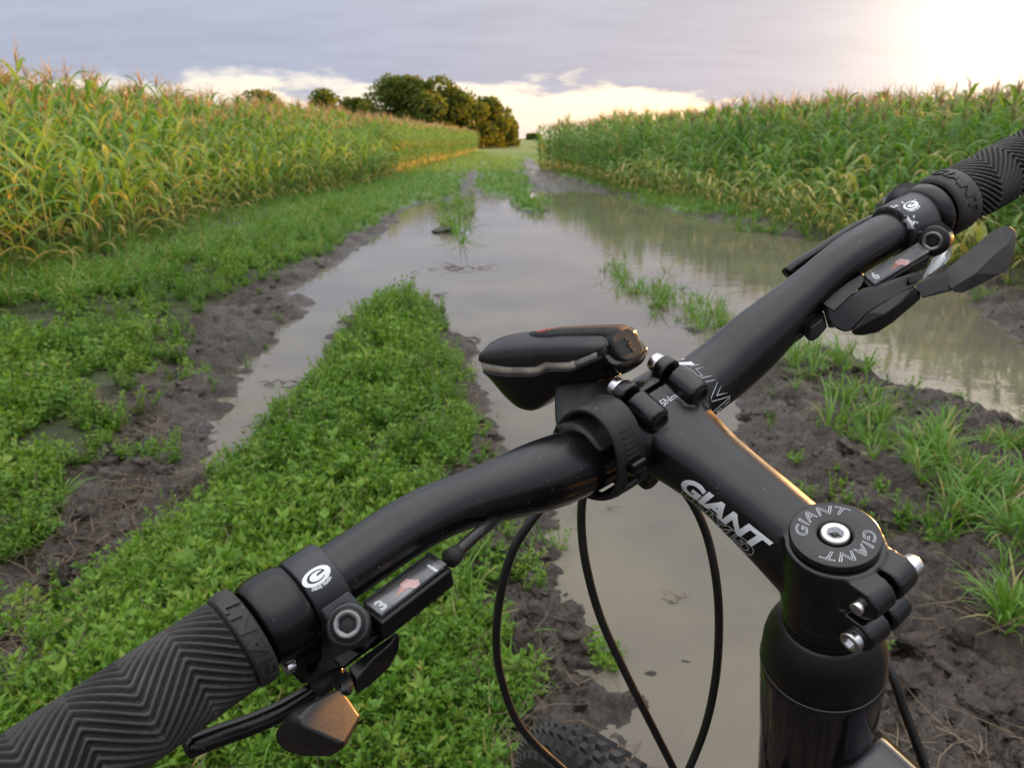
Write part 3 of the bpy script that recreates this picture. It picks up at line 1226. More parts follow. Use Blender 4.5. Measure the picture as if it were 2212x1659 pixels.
def plant_rows():
    rows = []                     # x, y, kindlist, scale, side, row, lean angle
    # field beside the grassy bank
    for r in range(11):
        y = 3.4
        while y < 74:
            y += rv(.13, .23) if y < 30 else rv(.2, .36)
            ex = -4.25 + .30 * math.sin(y * .35) * (y < 25) + (.016 * y)
            x = ex - .15 - .62 * r + rv(-.10, .10)
            if rv(0, 1) < .06: continue
            if r == 0:
                k, s = (random.choice(K_S), rv(.70, 1.05)) if rv(0, 1) < .93 else (random.choice(K_L), rv(.7, 1.0))
                if y > 26: k, s = random.choice(K_T), rv(.75, .9)
            elif r == 1:
                k, s = (random.choice(K_S), rv(1.0, 1.3)) if rv(0, 1) < .65 else (random.choice(K_T), rv(.66, .8))
                if y > 26: k, s = random.choice(K_T), rv(.8, .95)
            elif r == 2:
                k, s = random.choice(K_T), rv(.72, .92)
            else:
                k, s = random.choice(K_T), rv(.88, 1.02) * (.93 if y < 10 else 1)
            rows.append((x, y, k, s, 'L', r, rv(0, 6.28)))
    # field beside the flooded side
    for r in range(14):
        y = 3.6
        while y < 33:
            y += rv(.13, .23) if y < 20 else rv(.18, .3)
            ex = 5.05 - .118 * y + .2 * math.sin(y * .5 + 1)
            x = ex + .1 + .62 * r + rv(-.10, .10)
            if rv(0, 1) < .06: continue
            ang = rv(0, 6.28)
            if r == 0:
                k, s = (random.choice(K_L), rv(.55, .95)) if rv(0, 1) < .75 else (random.choice(K_S), rv(.5, .8))
                ang = -1.2 + rv(-.6, .6) if k in K_L else ang
                if y > 20: k, s = random.choice(K_T), rv(.7, .85)
            elif r == 1:
                k, s = (random.choice(K_S), rv(.75, 1.05)) if rv(0, 1) < .7 else (random.choice(K_L), rv(.8, 1.1))
                if y > 20: k, s = random.choice(K_T), rv(.78, .92)
            elif r == 2:
                k, s = random.choice(K_T), rv(.66, .82)
            else:
                k, s = random.choice(K_T), rv(.84, .95) * (.93 if y < 14 else 1)
            rows.append((x, y, k, s, 'R', r, ang))
    return rows


ROWS = plant_rows()
print('corn', len(ROWS))


def visible_score(t):
    x, y, k, s, side, r, a = t
    if abs(x) > .66 * y + .5 or y < 4: return 0
    vis = {0: 1, 1: .85, 2: .55, 3: .25}.get(r, .05)
    return vis * s * (1.9 if k in K_T else 1.0) / math.hypot(x, y)


order = sorted(range(len(ROWS)), key=lambda i: -visible_score(ROWS[i]))
INDIV = order[:290]
inset = set(INDIV)
rest = [t for i, t in enumerate(ROWS) if i not in inset]
RP = np.array([(t[0], t[1]) for t in rest])
RQ = with_h(RP)
rot = np.column_stack([rng.normal(0, .04, len(rest)), rng.normal(0, .04, len(rest)), np.array([t[6] for t in rest])])
scatter('corn_field', G_corn, RQ, np.array([t[3] for t in rest]), 'dense mass of tall green corn filling both fields behind the edge rows', 'corn', rot=rot, idx=np.array([t[2] for t in rest]))
hs = terrain(np.array([(ROWS[i][0], ROWS[i][1]) for i in INDIV]))[0]
LAB = {('L', 't'): 'tall green corn plant with tassel standing in the field behind the grassy bank',
       ('L', 's'): 'short yellowing green corn plant on the edge row along the grassy bank',
       ('L', 'l'): 'bent yellow corn plant drooping towards the grassy bank',
       ('R', 't'): 'tall dark green corn plant standing in the field beyond the flooded puddle side',
       ('R', 's'): 'short pale green corn plant on the edge row beside the flooded puddle',
       ('R', 'l'): 'bent straw coloured corn plant leaning over the far edge of the puddle'}
for n, i in enumerate(INDIV):
    x, y, k, s, side, r, a = ROWS[i]
    c = CORN[k]
    kk = 't' if k in K_T else ('s' if k in K_S else 'l')
    root = empty('corn_plant', (x, y, float(hs[n])))
    root.rotation_euler = (0, 0, a)
    root.scale = (s, s, s)
    tag(root, LAB[(side, kk)], 'corn plant', {'t': 'tall corn plants', 's': 'short corn plants on the field edge', 'l': 'bent corn plants'}[kk] + (' behind the grassy bank' if side == 'L' else ' beside the flooded puddle'))

    def kid(nm, me):
        o = bpy.data.objects.new(nm, me)
        COL.objects.link(o)
        o.parent = root
    kid('stalk', c['m_stalk'])
    if n < 60:
        for me in c['m_leaves']:
            kid('leaf', me)
    else:
        kid('foliage', c['m_foliage'])
    if c['m_tassel']:
        kid('tassel', c['m_tassel'])
    if n < 150:
        for me in c['m_ears']:
            kid('ear', me)


# ------------------------------------------------------------------ trees
def make_tree(px, top, wpx, dist, label, dense=1.0, cat='tree'):
    """px, top: picture position of the crown top; wpx: crown width in picture pixels; dist in metres"""
    sc = dist / FPX
    x, _ = 0, 0
    yn = (top - 829.5) / FPX
    zt = CAM_H - (CP * yn + SP) * dist / (CP - SP * yn)
    x = (px - 1106) / FPX * dist / (CP - SP * yn)
    W = wpx * sc / 2
    base = float(terrain(np.array([[x, dist]]))[0][0])
    H = zt - base
    root = empty('tree', (x, dist, base))
    tag(root, label, cat, 'trees beyond the corn')
    # trunk with limbs
    V, F = [], []
    th = H * .35
    parts = [tube([(0, 0, -.2), (.05, 0, th * .5), (.1, .05, th), (.1, .1, H * .8)], [.028 * H, .022 * H, .018 * H, .004 * H], 8)]
    tips = []
    for q in range(8):
        a = rv(0, 6.28)
        l = rv(.5, .9) * W
        z0 = rv(.25, .6) * H
        tip = Vector((math.cos(a) * l, math.sin(a) * l, z0 + rv(.12, .3) * H))
        parts.append(tube([(.08, .05, z0), tip * .5 + Vector((0, 0, z0 * .5)), tip], [.012 * H, .007 * H, .002 * H], 5))
        tips.append(tip)
    v, f = merge(*parts)
    o = mobj('trunk', v, f, M['bark'])
    o.parent = root
    # crown: leaf clumps spread through overlapping lobes
    lobes = []
    for q in range(int(10 + 9 * dense)):
        a = rv(0, 6.28)
        zz = rv(.08, .86)
        rad = math.sqrt(max(.02, 1 - ((zz - .45) / .56) ** 2)) * W * rv(.35, .85)
        lobes.append((Vector((math.cos(a) * rad, math.sin(a) * rad, H * zz)), rv(.34, .52) * W + .05 * H))
    lobes.append((Vector((0, 0, H * .84)), H * .13))
    n = int(9000 * dense)
    V, F = [], []
    ls = max(.10, .0022 * dist)
    for q in range(n):
        c, r = random.choice(lobes)
        dv = Vector((random.gauss(0, 1), random.gauss(0, 1), random.gauss(0, 1))).normalized()
        rr = r * rv(.45, 1.08) ** .7
        p = c + Vector((dv.x, dv.y, dv.z * .8)) * rr
        if p.z < .03 * H or p.z > H * 1.02: continue
        e1 = Vector((random.gauss(0, 1), random.gauss(0, 1), random.gauss(0, .6))).normalized()
        e2 = (e1.cross(Vector((random.gauss(0, 1), random.gauss(0, 1), random.gauss(0, 1))))).normalized()
        s = ls * rv(.6, 1.4)
        b0 = len(V)
        V += [p - e1 * s, p + e2 * s * .55, p + e1 * s, p - e2 * s * .55]
        F.append((b0, b0 + 1, b0 + 2, b0 + 3))
    o = mobj('crown', V, F, M['tree'])
    o.parent = root
    return root


TREES = [(558, 186, 95, 100, 'small rounded tree peeping over the corn far along the bank', .7),
         (700, 194, 105, 105, 'low bushy tree showing above the pinkish corn tassels', .8),
         (770, 205, 70, 100, 'low shrubby tree beside the tall tree clump', .5),
         (862, 163, 130, 92, 'tallest round topped tree of the golden lit clump', 1.2),
         (915, 166, 130, 90, 'pointed tall tree next to the tallest round topped tree', 1.1),
         (958, 185, 115, 92, 'golden lit tree in the middle of the clump', 1.0),
         (1000, 200, 105, 96, 'golden lit tree lower than the clump middle', .9),
         (1040, 212, 95, 100, 'orange lit tree with narrow pointed top near the end of the clump', .9),
         (1072, 228, 80, 106, 'short orange lit tree second from the end of the clump', .8),
         (1092, 246, 56, 112, 'lowest small tree at the end of the golden lit clump', .6),
         (1910, 190, 60, 60, 'hazy backlit tree poking above the corn under the sun glow', .7),
         (1800, 206, 50, 62, 'low backlit bush showing above corn tassels near the sun glow', .5),
         (1152, 290, 26, 260, 'tiny distant tree on the horizon at the end of the track', .3)]
for t in TREES:
    make_tree(*t)

# lone tall dry stem rising from the corn
z = []
bx, by = -3.93, 6.45
st = PB()
hb = float(terrain(np.array([[bx, by]]))[0][0])
o = empty('dock_stem', (bx, by, hb))
tag(o, 'tall dark brown dry seed stem rising above the corn', 'plant')
v, f = tube([(0, 0, -.05), (.01, 0, .8), (0, .01, 1.65)], [.008, .006, .004], 6)
c = mobj('stalk', v, f, M['stalk']); c.parent = o
v, f = tube([(0, .01, 1.60), (.003, .01, 1.7), (0, .012, 1.82), (.003, .01, 1.92), (.004, .01, 1.97)], [.004, .012, .013, .010, .003], 7)
c = mobj('seed_head', v, f, M['log']); c.parent = o


# bent pale stalks standing in the weeds of the bank
def bent_stalk(pix, lab, w=.006):
    P0 = gp(*pix[0])
    h0 = float(terrain(np.array([P0]))[0][0])
    base = Vector((P0[0], P0[1], h0))
    d = math.hypot(*P0)
    pts = []
    dep = base.y * CP + (CAM_H - h0) * SP
    for (px, py) in pix:
        q = U(px, py, dep)
        pts.append(q)
    pts = catmull(pts, 5)
    side = Vector((.5, .8, .1)).normalized()
    b = PB()
    n = len(pts)
    b.ribbon([p - base for p in pts], [w * (1 - .8 * (i / (n - 1)) ** 2) for i in range(n)], [side] * n, .30, 0, .4, .15)
    o = bpy.data.objects.new('bent_grass_stalk', b.mesh('bent_grass_stalk', [M['grass']]))
    COL.objects.link(o)
    o.location = base
    tag(o, lab, 'grass stalk')


bent_stalk([(387, 745), (388, 715), (378, 690), (355, 670), (325, 655)], 'tallest pale arching grass stalk on the grassy bank')
bent_stalk([(325, 770), (324, 730), (310, 708), (275, 695)], 'pale kinked grass stalk beside the tallest arching one', .005)
bent_stalk([(238, 700), (244, 660), (246, 640)], 'short upright yellow grass blade beside the kinked stalk', .005)
bent_stalk([(150, 760), (130, 745), (110, 745), (85, 770)], 'low arching grass stalk half hidden in the weeds', .004)

# dark stump with grass at the far end of the pool
gx, gy = gp(962, 500)
bm = bmesh.new()
bmesh.ops.create_icosphere(bm, subdivisions=3, radius=1)
for v in bm.verts:
    q = v.co
    k = 1 + .30 * math.sin(4 * q.x + 2 * q.z) * math.cos(3 * q.y) + .18 * math.sin(9 * q.x + 7 * q.y) + rv(-.08, .08)
    v.co = Vector((q.x * .15 * k, q.y * .22 * k, q.z * .055 * k + .012))
o = bmobj('mud_lump', bm, M['log'])
o.location = (gx, gy, 0)
tag(o, 'dark mud lump standing in the pool beside a grass clump', 'mud lump')


# clumps of floating stems and clods breaking the puddle surface
def debris(pix, lab, n=6, L=.14, spread=.10):
    gx, gy = gp(*pix)
    b = PB()
    for q in range(n):
        a = random.gauss(0, .6) + (math.pi if rv(0, 1) < .5 else 0)
        p = Vector((random.gauss(0, spread), random.gauss(0, spread * .5), rv(-.004, .01)))
        d = Vector((math.cos(a), math.sin(a), rv(0, .25))).normalized()
        l = L * rv(.4, 1.1)
        rr = min(.0035, L * .018)
        b.tube([p, p + d * l * .5 + Vector((rv(-.1, .1) * l, rv(-.1, .1) * l, rv(-.01, .02) * L * 6)), p + d * l], [rr, rr * .9, rr * .4], 4, rv(0, 1))
    o = bpy.data.objects.new('floating_stems', b.mesh('floating_stems', [M['log'] if rv(0, 1) < .6 else M['dead']]))
    COL.objects.link(o)
    o.location = (gx, gy, .002)
    tag(o, lab, 'plant debris')


debris((960, 580), 'thin line of dark stems floating in the middle of the pool', 9, .22, .22)
debris((1025, 580), 'short dark stems floating at the end of the thin line', 5, .16, .14)
debris((1470, 1290), 'brown wet plant scraps floating in the near rut water', 9, .05, .035)
debris((1325, 1100), 'small dark scrap standing in the near rut water', 5, .04, .015)
debris((940, 640), 'dark twigs sticking out at the ridge tip', 7, .12, .06)
debris((640, 830), 'dark wet stems floating in the narrow rut beside the ridge', 12, .16, .12)
debris((620, 905), 'dark wet stems near the closed end of the narrow rut', 10, .12, .08)
debris((1720, 780), 'dark twig lying at the muddy edge of the puddle', 5, .14, .08)


# ------------------------------------------------------------------ bicycle: frame of reference
def dirw(v):
    return Vector((v[0], -v[1] * SP + v[2] * CP, -v[1] * CP - v[2] * SP))


BR = dirw((0.8001152768575318, -0.4495285650656798, 0.3971644658440441))        # handlebar, to its right end
BT = dirw((-0.597244116197552, -0.5354046955236762, 0.5971945057337718))        # along the stem, forwards
BU = dirw((-0.05581226931955646, -0.7150285876810736, -0.6968637667379542))     # up, square to both
ST = dirw((-0.16313721110983773, -0.8002269252713201, -0.5770815526614178))     # steerer axis, up
FW = ST.cross(BR)
C0 = cam2w(0.06614847549350192, 0.01631380835476321, 0.3833276923058625)        # middle of the bar
T0 = cam2w(0.1255987230685103, 0.05783684046000038, 0.3105586891754767)         # middle of the top cap
bf = lambda r, t, u: C0 + BR * r + BT * t + BU * u
sf = lambda r, f, s: T0 + BR * r + FW * f + ST * s


def proj(p):
    x, y, z = p.x, p.y, p.z - CAM_H
    Z = y * CP - z * SP
    Y = -y * SP - z * CP
    return (1106 + FPX * x / Z, 829.5 + FPX * Y / Z, Z)


def bar_curve():
    a, b, up, bk, be, ga = .0449, .0899, .4758, .1169, .1345, .09
    d1 = np.array([1, -bk, up]); d1 /= np.linalg.norm(d1)
    d2 = np.array([1, -be, ga]); d2 /= np.linalg.norm(d2)
    P = [np.zeros(3), np.array([a, 0, 0])]
    P.append(P[-1] + d1 * b)
    P.append(P[-1] + d2 * .25)
    P = np.array(P)
    L = np.concatenate([np.linspace(P[i], P[i + 1], 40)[:-1] for i in range(3)] + [P[-1:]])
    seg = np.r_[0, np.cumsum(np.linalg.norm(np.diff(L, axis=0), axis=1))]
    n = np.linspace(0, seg[-1], 300)
    L = np.stack([np.interp(n, seg, L[:, k]) for k in range(3)], 1)
    w = 25
    Lm = np.concatenate([L[1:w + 1][::-1] * [-1, 1, 1], L, L[-1] + (L[-1] - L[-2]) * np.arange(1, w + 1)[:, None]])
    ker = np.hanning(2 * w + 1); ker /= ker.sum()
    L = np.stack([np.convolve(Lm[:, k], ker, 'valid') for k in range(3)], 1)
    c, s = math.cos(-.0626), math.sin(-.0626)
    return np.stack([L[:, 0], L[:, 1] * c - L[:, 2] * s, L[:, 1] * s + L[:, 2] * c], 1)


BARL = bar_curve()
BAR_LEN = .3848


def bar_pt(side, s):
    """point on the bar axis; side -1 left, +1 right; s arc length from the middle"""
    q = min(max(s / BAR_LEN * 299, 0), 299)
    i = min(int(q), 298)
    v = BARL[i] * (1 - (q - i)) + BARL[i + 1] * (q - i)
    return bf(side * v[0], v[1], v[2])


def bar_frame(side, s):
    a = (bar_pt(side, s + .002) - bar_pt(side, s - .002)).normalized()
    u = (BU - a * BU.dot(a)).normalized()
    b = -(a.cross(u)) * side          # towards the rider
    # rear direction: -BT made square
    t = (BT - a * BT.dot(a) - u * BT.dot(u)).normalized()
    return bar_pt(side, s), a, u, -t


def s_at(side, px):
    return min((abs(proj(bar_pt(side, k * .0005))[0] - px), k * .0005) for k in range(0, 760))[1]


def on_bar(side, s, R, phi):
    """phi from up towards the rider"""
    p, a, u, k = bar_frame(side, s)
    return p + (u * math.cos(phi) + k * math.sin(phi)) * R


def phi_at(side, s, R, px, py):
    best = None
    for i in range(-60, 150, 1):
        f = math.radians(i)
        q = proj(on_bar(side, s, R, f))
        d = (q[0] - px) ** 2 + (q[1] - py) ** 2
        if best is None or d < best[0]: best = (d, f)
    return best[1]


bar_r = lambda s: .0111 + (.0159 - .0111) * (1 - sst(np.float64(s), .060, .122))


def ring_loft(side, prof, seg=56, cap=False):
    """prof: (s, radius) around the bar"""
    secs = []
    for (s, R) in prof:
        p, a, u, k = bar_frame(side, s)
        secs.append([p + (u * math.cos(2 * math.pi * i / seg) + k * math.sin(2 * math.pi * i / seg)) * R for i in range(seg)])
    return loft(secs, cap)


WC = sf(0, .045, -.7530)          # wheel centre
WR = .345
wl = WC - (Vector((0, 0, 1)) - BR * BR.z).normalized() * WR
BIKE = empty('bicycle', (wl.x, wl.y, wl.z))
tag(BIKE, 'black mountain bike front end with riser bar, stem and cables over the puddle track', 'bicycle')

# --- bar
prof = [(-1, s) for s in np.linspace(.225, 0, 60)] + [(1, s) for s in np.linspace(0, .225, 60)[1:]]
v, f = tube([bar_pt(sd, s) for sd, s in prof], [bar_r(s) for _, s in prof], 48)
HB = mobj('handlebar', v, f, M['bar'], BIKE)


def wrap_text(name, body, mat, parent, fmap, size, **kw):
    V, F = text_geo(body, size, **kw)
    return mobj(name, [fmap(p.x, p.y, p.z) for p in V], F, mat, parent, smooth=False)


def bar_print(phi0, rho0, R=.0159, eps=.00022):
    def g(x, y, z):
        ph = phi0 - x / R
        return bf(rho0 - y, 0, 0) + (BU * math.cos(ph) - BT * math.sin(ph)) * (R + eps + max(z, -.00005))
    return g


wrap_text('bar_lettering', 'GIANT', M['line'], HB, bar_print(math.radians(93), .0322), .0165, outline=.00016, offset=.0003, shear=.25, maxedge=.003, sx=1.14, spacing=1.02)
wrap_text('bar_initial', 'G', M['white'], HB, bar_print(math.radians(-21), .0325), .0172, offset=.0006, shear=.25, maxedge=.002, sx=1.15)

# --- stem
def superell(c, ax, ay, w, h, n=32, e=2.5):
    out = []
    for k in range(n):
        th = 2 * math.pi * k / n
        ct, sn = math.cos(th), math.sin(th)
        out.append(c + ax * (w / 2 * math.copysign(abs(ct) ** (2 / e), ct)) + ay * (h / 2 * math.copysign(abs(sn) ** (2 / e), sn)))
    return out


def cyl(p0, p1, r0, r1=None, seg=28, bev=0):
    r1 = r0 if r1 is None else r1
    p0, p1 = Vector(p0), Vector(p1)
    d = (p1 - p0).normalized()
    if bev:
        return tube([p0, p0 + d * bev * .3, p0 + d * bev, p1 - d * bev, p1 - d * bev * .3, p1], [r0 - bev, r0 - bev * .3, r0, r1, r1 - bev * .3, r1 - bev], seg)
    return tube([p0, p1], [r0, r1], seg)


secs = []
for (t, w, h, cu_) in [(-.110, .030, .042, -.0085), (-.098, .0335, .0430, -.0080), (-.084, .0335, .0395, -.0052), (-.068, .0335, .0360, -.0026), (-.052, .0335, .0335, -.0008), (-.040, .035, .0325, 0), (-.026, .0385, .033, 0), (-.016, .042, .036, 0), (-.010, .043, .039, 0)]:
    secs.append(superell(bf(0, t, cu_), BR, BU, w, h, 32, 2.25 if t < -.03 else 2.6))
parts = [loft(secs)]
# rear half of the bar clamp
half = []
for r in (-.0215, -.0205, .0205, .0215):
    R = .0196 if abs(r) > .021 else .0206
    loop = []
    for k in range(21):
        ph = math.pi * k / 20
        loop.append(bf(r, -.0012 - math.sin(ph) * (R - .001), math.cos(ph) * R))
    half.append(loop)
parts.append(loft(half))
for r in (-.0127, .0127):
    for su in (1, -1):
        parts.append(cyl(bf(r, -.0016, su * .0212), bf(r, -.0175, su * .0205), .0066, .0064, 20, .0012))
parts.append(cyl(sf(0, 0, -.0042), sf(0, 0, -.0415), .0192, .0192, 48, .001))
for (s0, hh) in ((-.0128, .0125), (-.0315, .0125)):
    for sd in (-1, 1):
        parts.append(box(sf(sd * .0070, -.0170, s0), BR, FW, ST, .0118, .0130, .0146))
        parts.append(cyl(sf(sd * .0011, -.0215, s0), sf(sd * .0132, -.0215, s0), .0075, .0070, 28, .0012))
v, f = merge(*parts)
STEM = mobj('stem', v, f, M['stem'], BIKE)
rm = STEM.modifiers.new('remesh', 'REMESH')
rm.mode = 'VOXEL'
rm.voxel_size = .0007
rm.use_smooth_shade = True
sm = STEM.modifiers.new('smooth', 'SMOOTH')
sm.factor = .5
sm.iterations = 9
# front half of the clamp
half = []
for r in (-.0205, -.0195, .0195, .0205):
    R = .0196 if abs(r) > .02 else .0203
    loop = []
    for k in range(21):
        ph = math.pi * k / 20
        loop.append(bf(r, .0012 + math.sin(ph) * (R - .002), math.cos(ph) * R))
    half.append(loop[::-1])
pt = [loft(half)]
for r in (-.0127, .0127):
    for su in (1, -1):
        pt.append(cyl(bf(r, .0012, su * .0212), bf(r, .0080, su * .0208), .0066, .0062, 20, .001))
v, f = merge(*pt)
FP = mobj('faceplate', v, f, M['stem'], STEM)
rm = FP.modifiers.new('remesh', 'REMESH'); rm.mode = 'VOXEL'; rm.voxel_size = .0006; rm.use_smooth_shade = True
sm = FP.modifiers.new('smooth', 'SMOOTH'); sm.factor = .5; sm.iterations = 6


def hex_bolt(name, p, axis, R, L, parent, mat=None, sock=.55, depth=.6):
    """cap-head bolt: knurled head with a hexagonal socket; p is the face centre, axis points outwards"""
    axis = axis.normalized()
    e1 = (Vector((0, 0, 1)) - axis * axis.z).normalized()
    e2 = axis.cross(e1)
    seg = 36
    circ = lambda a, r: [p + axis * a + (e1 * math.cos(2 * math.pi * k / seg) + e2 * math.sin(2 * math.pi * k / seg)) * r for k in range(seg)]

    def hexa(a, r):
        out = []
        for k in range(seg):
            th = 2 * math.pi * k / seg
            q = (th % (math.pi / 3)) - math.pi / 6
            out.append(p + axis * a + (e1 * math.cos(th) + e2 * math.sin(th)) * (r * math.cos(math.pi / 6) / math.cos(q)))
        return out
    secs = [circ(-L, R), circ(-R * .2, R), circ(-R * .05, R * .95), circ(0, R * .85), circ(0, R * (sock + .16)), hexa(-R * .06, R * sock), hexa(-R * depth, R * sock * .96), circ(-R * (depth + .1), R * .05)]
    v, f = loft(secs, True)
    return mobj(name, v, f, mat or M['steel'], parent)


for r in (-.0127, .0127):
    hex_bolt('faceplate_bolt', bf(r, .0128, .0210), BT, .0046, .009, STEM)
    hex_bolt('faceplate_bolt', bf(r, .0128, -.0210), BT, .0046, .009, STEM)
    # threaded hole at the rear of the lug
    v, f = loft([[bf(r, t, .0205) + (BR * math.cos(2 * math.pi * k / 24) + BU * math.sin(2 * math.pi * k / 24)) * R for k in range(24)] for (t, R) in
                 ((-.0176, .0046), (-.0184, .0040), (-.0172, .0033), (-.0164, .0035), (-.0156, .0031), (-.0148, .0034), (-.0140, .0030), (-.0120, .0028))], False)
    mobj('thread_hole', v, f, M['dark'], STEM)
hex_bolt('clamp_bolt', sf(-.0175, -.0215, -.0315), -BR, .0045, .008, STEM)
hex_bolt('clamp_bolt', sf(.0175, -.0235, -.0120), BR, .0045, .008, STEM)
v, f = cyl(sf(-.0120, -.0215, -.0125), sf(-.0162, -.0215, -.0125), .0027, .0027, 24, .0005)
mobj('bolt_tip', v, f, M['steel'], STEM)


from mathutils.bvhtree import BVHTree
dg_ = bpy.context.evaluated_depsgraph_get()
dg_.update()
STEM_BVH = BVHTree.FromObject(STEM, dg_)


def on_stem(o_, d_, eps):
    """point on the forged surface met from outside"""
    h = STEM_BVH.ray_cast(o_, d_)[0]
    return (h if h is not None else o_ - d_ * -.03) - d_ * eps


def stem_print(t0, phi0, R=.0166, eps=.0004, flip=1):
    def g(x, y, z):
        ph = phi0 - flip * y / R
        tt = t0 - flip * x
        c = bf(0, tt, -.0012)
        n = BU * math.cos(ph) - BR * math.sin(ph)
        return on_stem(c + n * .05, -n, .00022 + max(z, -.0001) * .6)
    return g


wrap_text('stem_lettering', 'GIANT', M['white'], STEM, stem_print(-.0590, math.radians(80)), .0122, offset=.00055, shear=.35, maxedge=.003, sx=1.22, spacing=.98)
wrap_text('stem_lettering_outline', 'GIANT', M['line'], STEM, stem_print(-.0590, math.radians(106), flip=-1), .0122, outline=.00012, offset=.0004, shear=.35, maxedge=.003, sx=1.22, spacing=.98)


def torque_print(x, y, z):
    return on_stem(bf(.0010 + x, -.0095 + y * 1.1, .05), -BU, .00018 + max(z, 0))


wrap_text('torque_mark', '5Nm', M['line'], STEM, torque_print, .0046, maxedge=.001)

# --- top cap
v, f = revolve([(-.0045, .0166), (-.0012, .0172), (-.0003, .0170), (0, .0164), (-.0002, .0075), (-.0006, .0066), (-.0022, .0062), (-.0024, .002)], T0, ST, BR, FW, 72, True)
CAP = mobj('top_cap', v, f, M['bar'], BIKE)
hex_bolt('top_cap_bolt', sf(0, 0, .0006), ST, .0056, .003, CAP, sock=.52)
for k, a0 in enumerate((math.radians(8), math.radians(188))):
    def cap_print(x, y, z, a0=a0):
        Rm = .0120
        ps = a0 + x / Rm
        return sf(math.sin(ps) * (Rm + y), math.cos(ps) * (Rm + y), .00006 + max(z, 0))
    wrap_text('cap_lettering', 'GIANT', M['line'], CAP, cap_print, .0064, outline=.00012, shear=.2, maxedge=.0015, sx=1.25, spacing=1.15)
# --- headset
v, f = revolve([(-.0412, .0170), (-.0416, .0183), (-.0424, .0184), (-.0480, .0184), (-.0490, .0182), (-.0494, .0178), (-.0500, .0182), (-.0540, .0182)], T0, ST, BR, FW, 64)
mobj('headset_spacer', v, f, M['plastic_s'], BIKE)
v, f = revolve([(-.0530, .0184), (-.0545, .0196), (-.0590, .0224), (-.0640, .0246), (-.0690, .0257), (-.0795, .0265), (-.0800, .0262)], T0, ST, BR, FW, 72)
mobj('headset_cover', v, f, M['cone'], BIKE)
v, f = revolve([(-.0800, .0262), (-.0803, .0267), (-.0809, .0269), (-.0815, .0267)], T0, ST, BR, FW, 72)
mobj('headset_ring', v, f, M['steel'] if False else M['gloss'], BIKE)
# --- frame: head tube with top and down tube
parts = [revolve([(-.0812, .0262), (-.0820, .0268), (-.100, .0268), (-.14, .0262), (-.17, .0264), (-.205, .027)], T0, ST, BR, FW, 56)]
parts.append(loft([superell(sf(0, f_, s_), BR, ST, w, h, 32, 2.2) for (f_, s_, w, h) in ((.010, -.142, .044, .050), (-.02, -.147, .044, .050), (-.06, -.154, .046, .046), (-.15, -.172, .040, .040), (-.30, -.205, .036, .036), (-.52, -.26, .034, .034))]))
parts.append(loft([superell(sf(0, f_, s_), BR, ST, w, h, 28, 2.2) for (f_, s_, w, h) in ((.010, -.175, .045, .05), (-.06, -.22, .048, .055), (-.25, -.40, .05, .05), (-.42, -.56, .05, .05))]))
v, f = merge(*parts)
HT = mobj('frame', v, f, M['gloss'], BIKE)
rm = HT.modifiers.new('remesh', 'REMESH'); rm.mode = 'VOXEL'; rm.voxel_size = .0013; rm.use_smooth_shade = True
sm = HT.modifiers.new('smooth', 'SMOOTH'); sm.factor = .5; sm.iterations = 14
# --- fork
parts = [tube([sf(-.062, .012, -.245), sf(-.03, .006, -.225), sf(0, 0, -.215), sf(.03, .006, -.225), sf(.062, .012, -.245)], [.018, .02, .023, .02, .018], 20)]
for sd in (-1, 1):
    parts.append(tube([sf(sd * .062, .012, -.235), sf(sd * .062, .015, -.40)], .016, 20))
    parts.append(tube([sf(sd * .062, .015, -.39), sf(sd * .062, .016, -.40), sf(sd * .060, .03, -.70), sf(sd * .058, .045, -.765)], [.019, .021, .021, .014], 20))
v, f = merge(*parts)
mobj('fork', v, f, M['plastic_s'], BIKE)
# --- wheel
wheel = empty('wheel', WC)
wheel.parent = BIKE
wheel.matrix_parent_inverse = Matrix.Translation(-BIKE.location)
wp = lambda ang, rad, ax: WC + (FW * math.cos(ang) + ST * math.sin(ang)) * rad + BR * ax
n1, n2 = 96, 20
V, F = [], []
for i in range(n1):
    for k in range(n2):
        q = 2 * math.pi * k / n2
        V.append(wp(2 * math.pi * i / n1, WR - .030 + .0265 * math.cos(q), .0262 * math.sin(q)))
for i in range(n1):
    for k in range(n2):
        i2, k2 = (i + 1) % n1, (k + 1) % n2
        F.append((i * n2 + k, i * n2 + k2, i2 * n2 + k2, i2 * n2 + k))


def wchild(name, V, F, mat, **kw):
    o = mobj(name, V, F, mat, None, **kw)
    o.parent = wheel
    o.matrix_parent_inverse = Matrix.Translation(-WC)
    return o


wchild('tyre', V, F, M['tyre'])


def knob_geo(i, row):
    ang = 2 * math.pi * (i + (.5 if row % 2 else 0)) / 88
    q = (-58, -24, 0, 24, 58)[row] * math.pi / 180
    lat = .0262 * math.sin(q)
    rad = WR - .030 + .0265 * math.cos(q)
    c = wp(ang, rad, lat)
    e = (FW * math.cos(ang) + ST * math.sin(ang))
    tn = (-FW * math.sin(ang) + ST * math.cos(ang))
    nrm = (e * math.cos(q) + BR * math.sin(q)).normalized()
    sd = tn.cross(nrm)
    hh = .0058
    lx, ly = (.0125, .0080) if row in (0, 4) else ((.0110, .0095) if row != 2 else (.0120, .0070))
    bx = []
    for (kk, sc) in ((0, 1.15), (1, .88)):
        for (a, b) in ((-1, -1), (1, -1), (1, 1), (-1, 1)):
            bx.append(c + nrm * (kk * hh - .001) + tn * (a * lx / 2 * sc) + sd * (b * ly / 2 * sc))
    return bx, [(0, 3, 2, 1), (4, 5, 6, 7), (0, 1, 5, 4), (1, 2, 6, 5), (2, 3, 7, 6), (3, 0, 4, 7)]


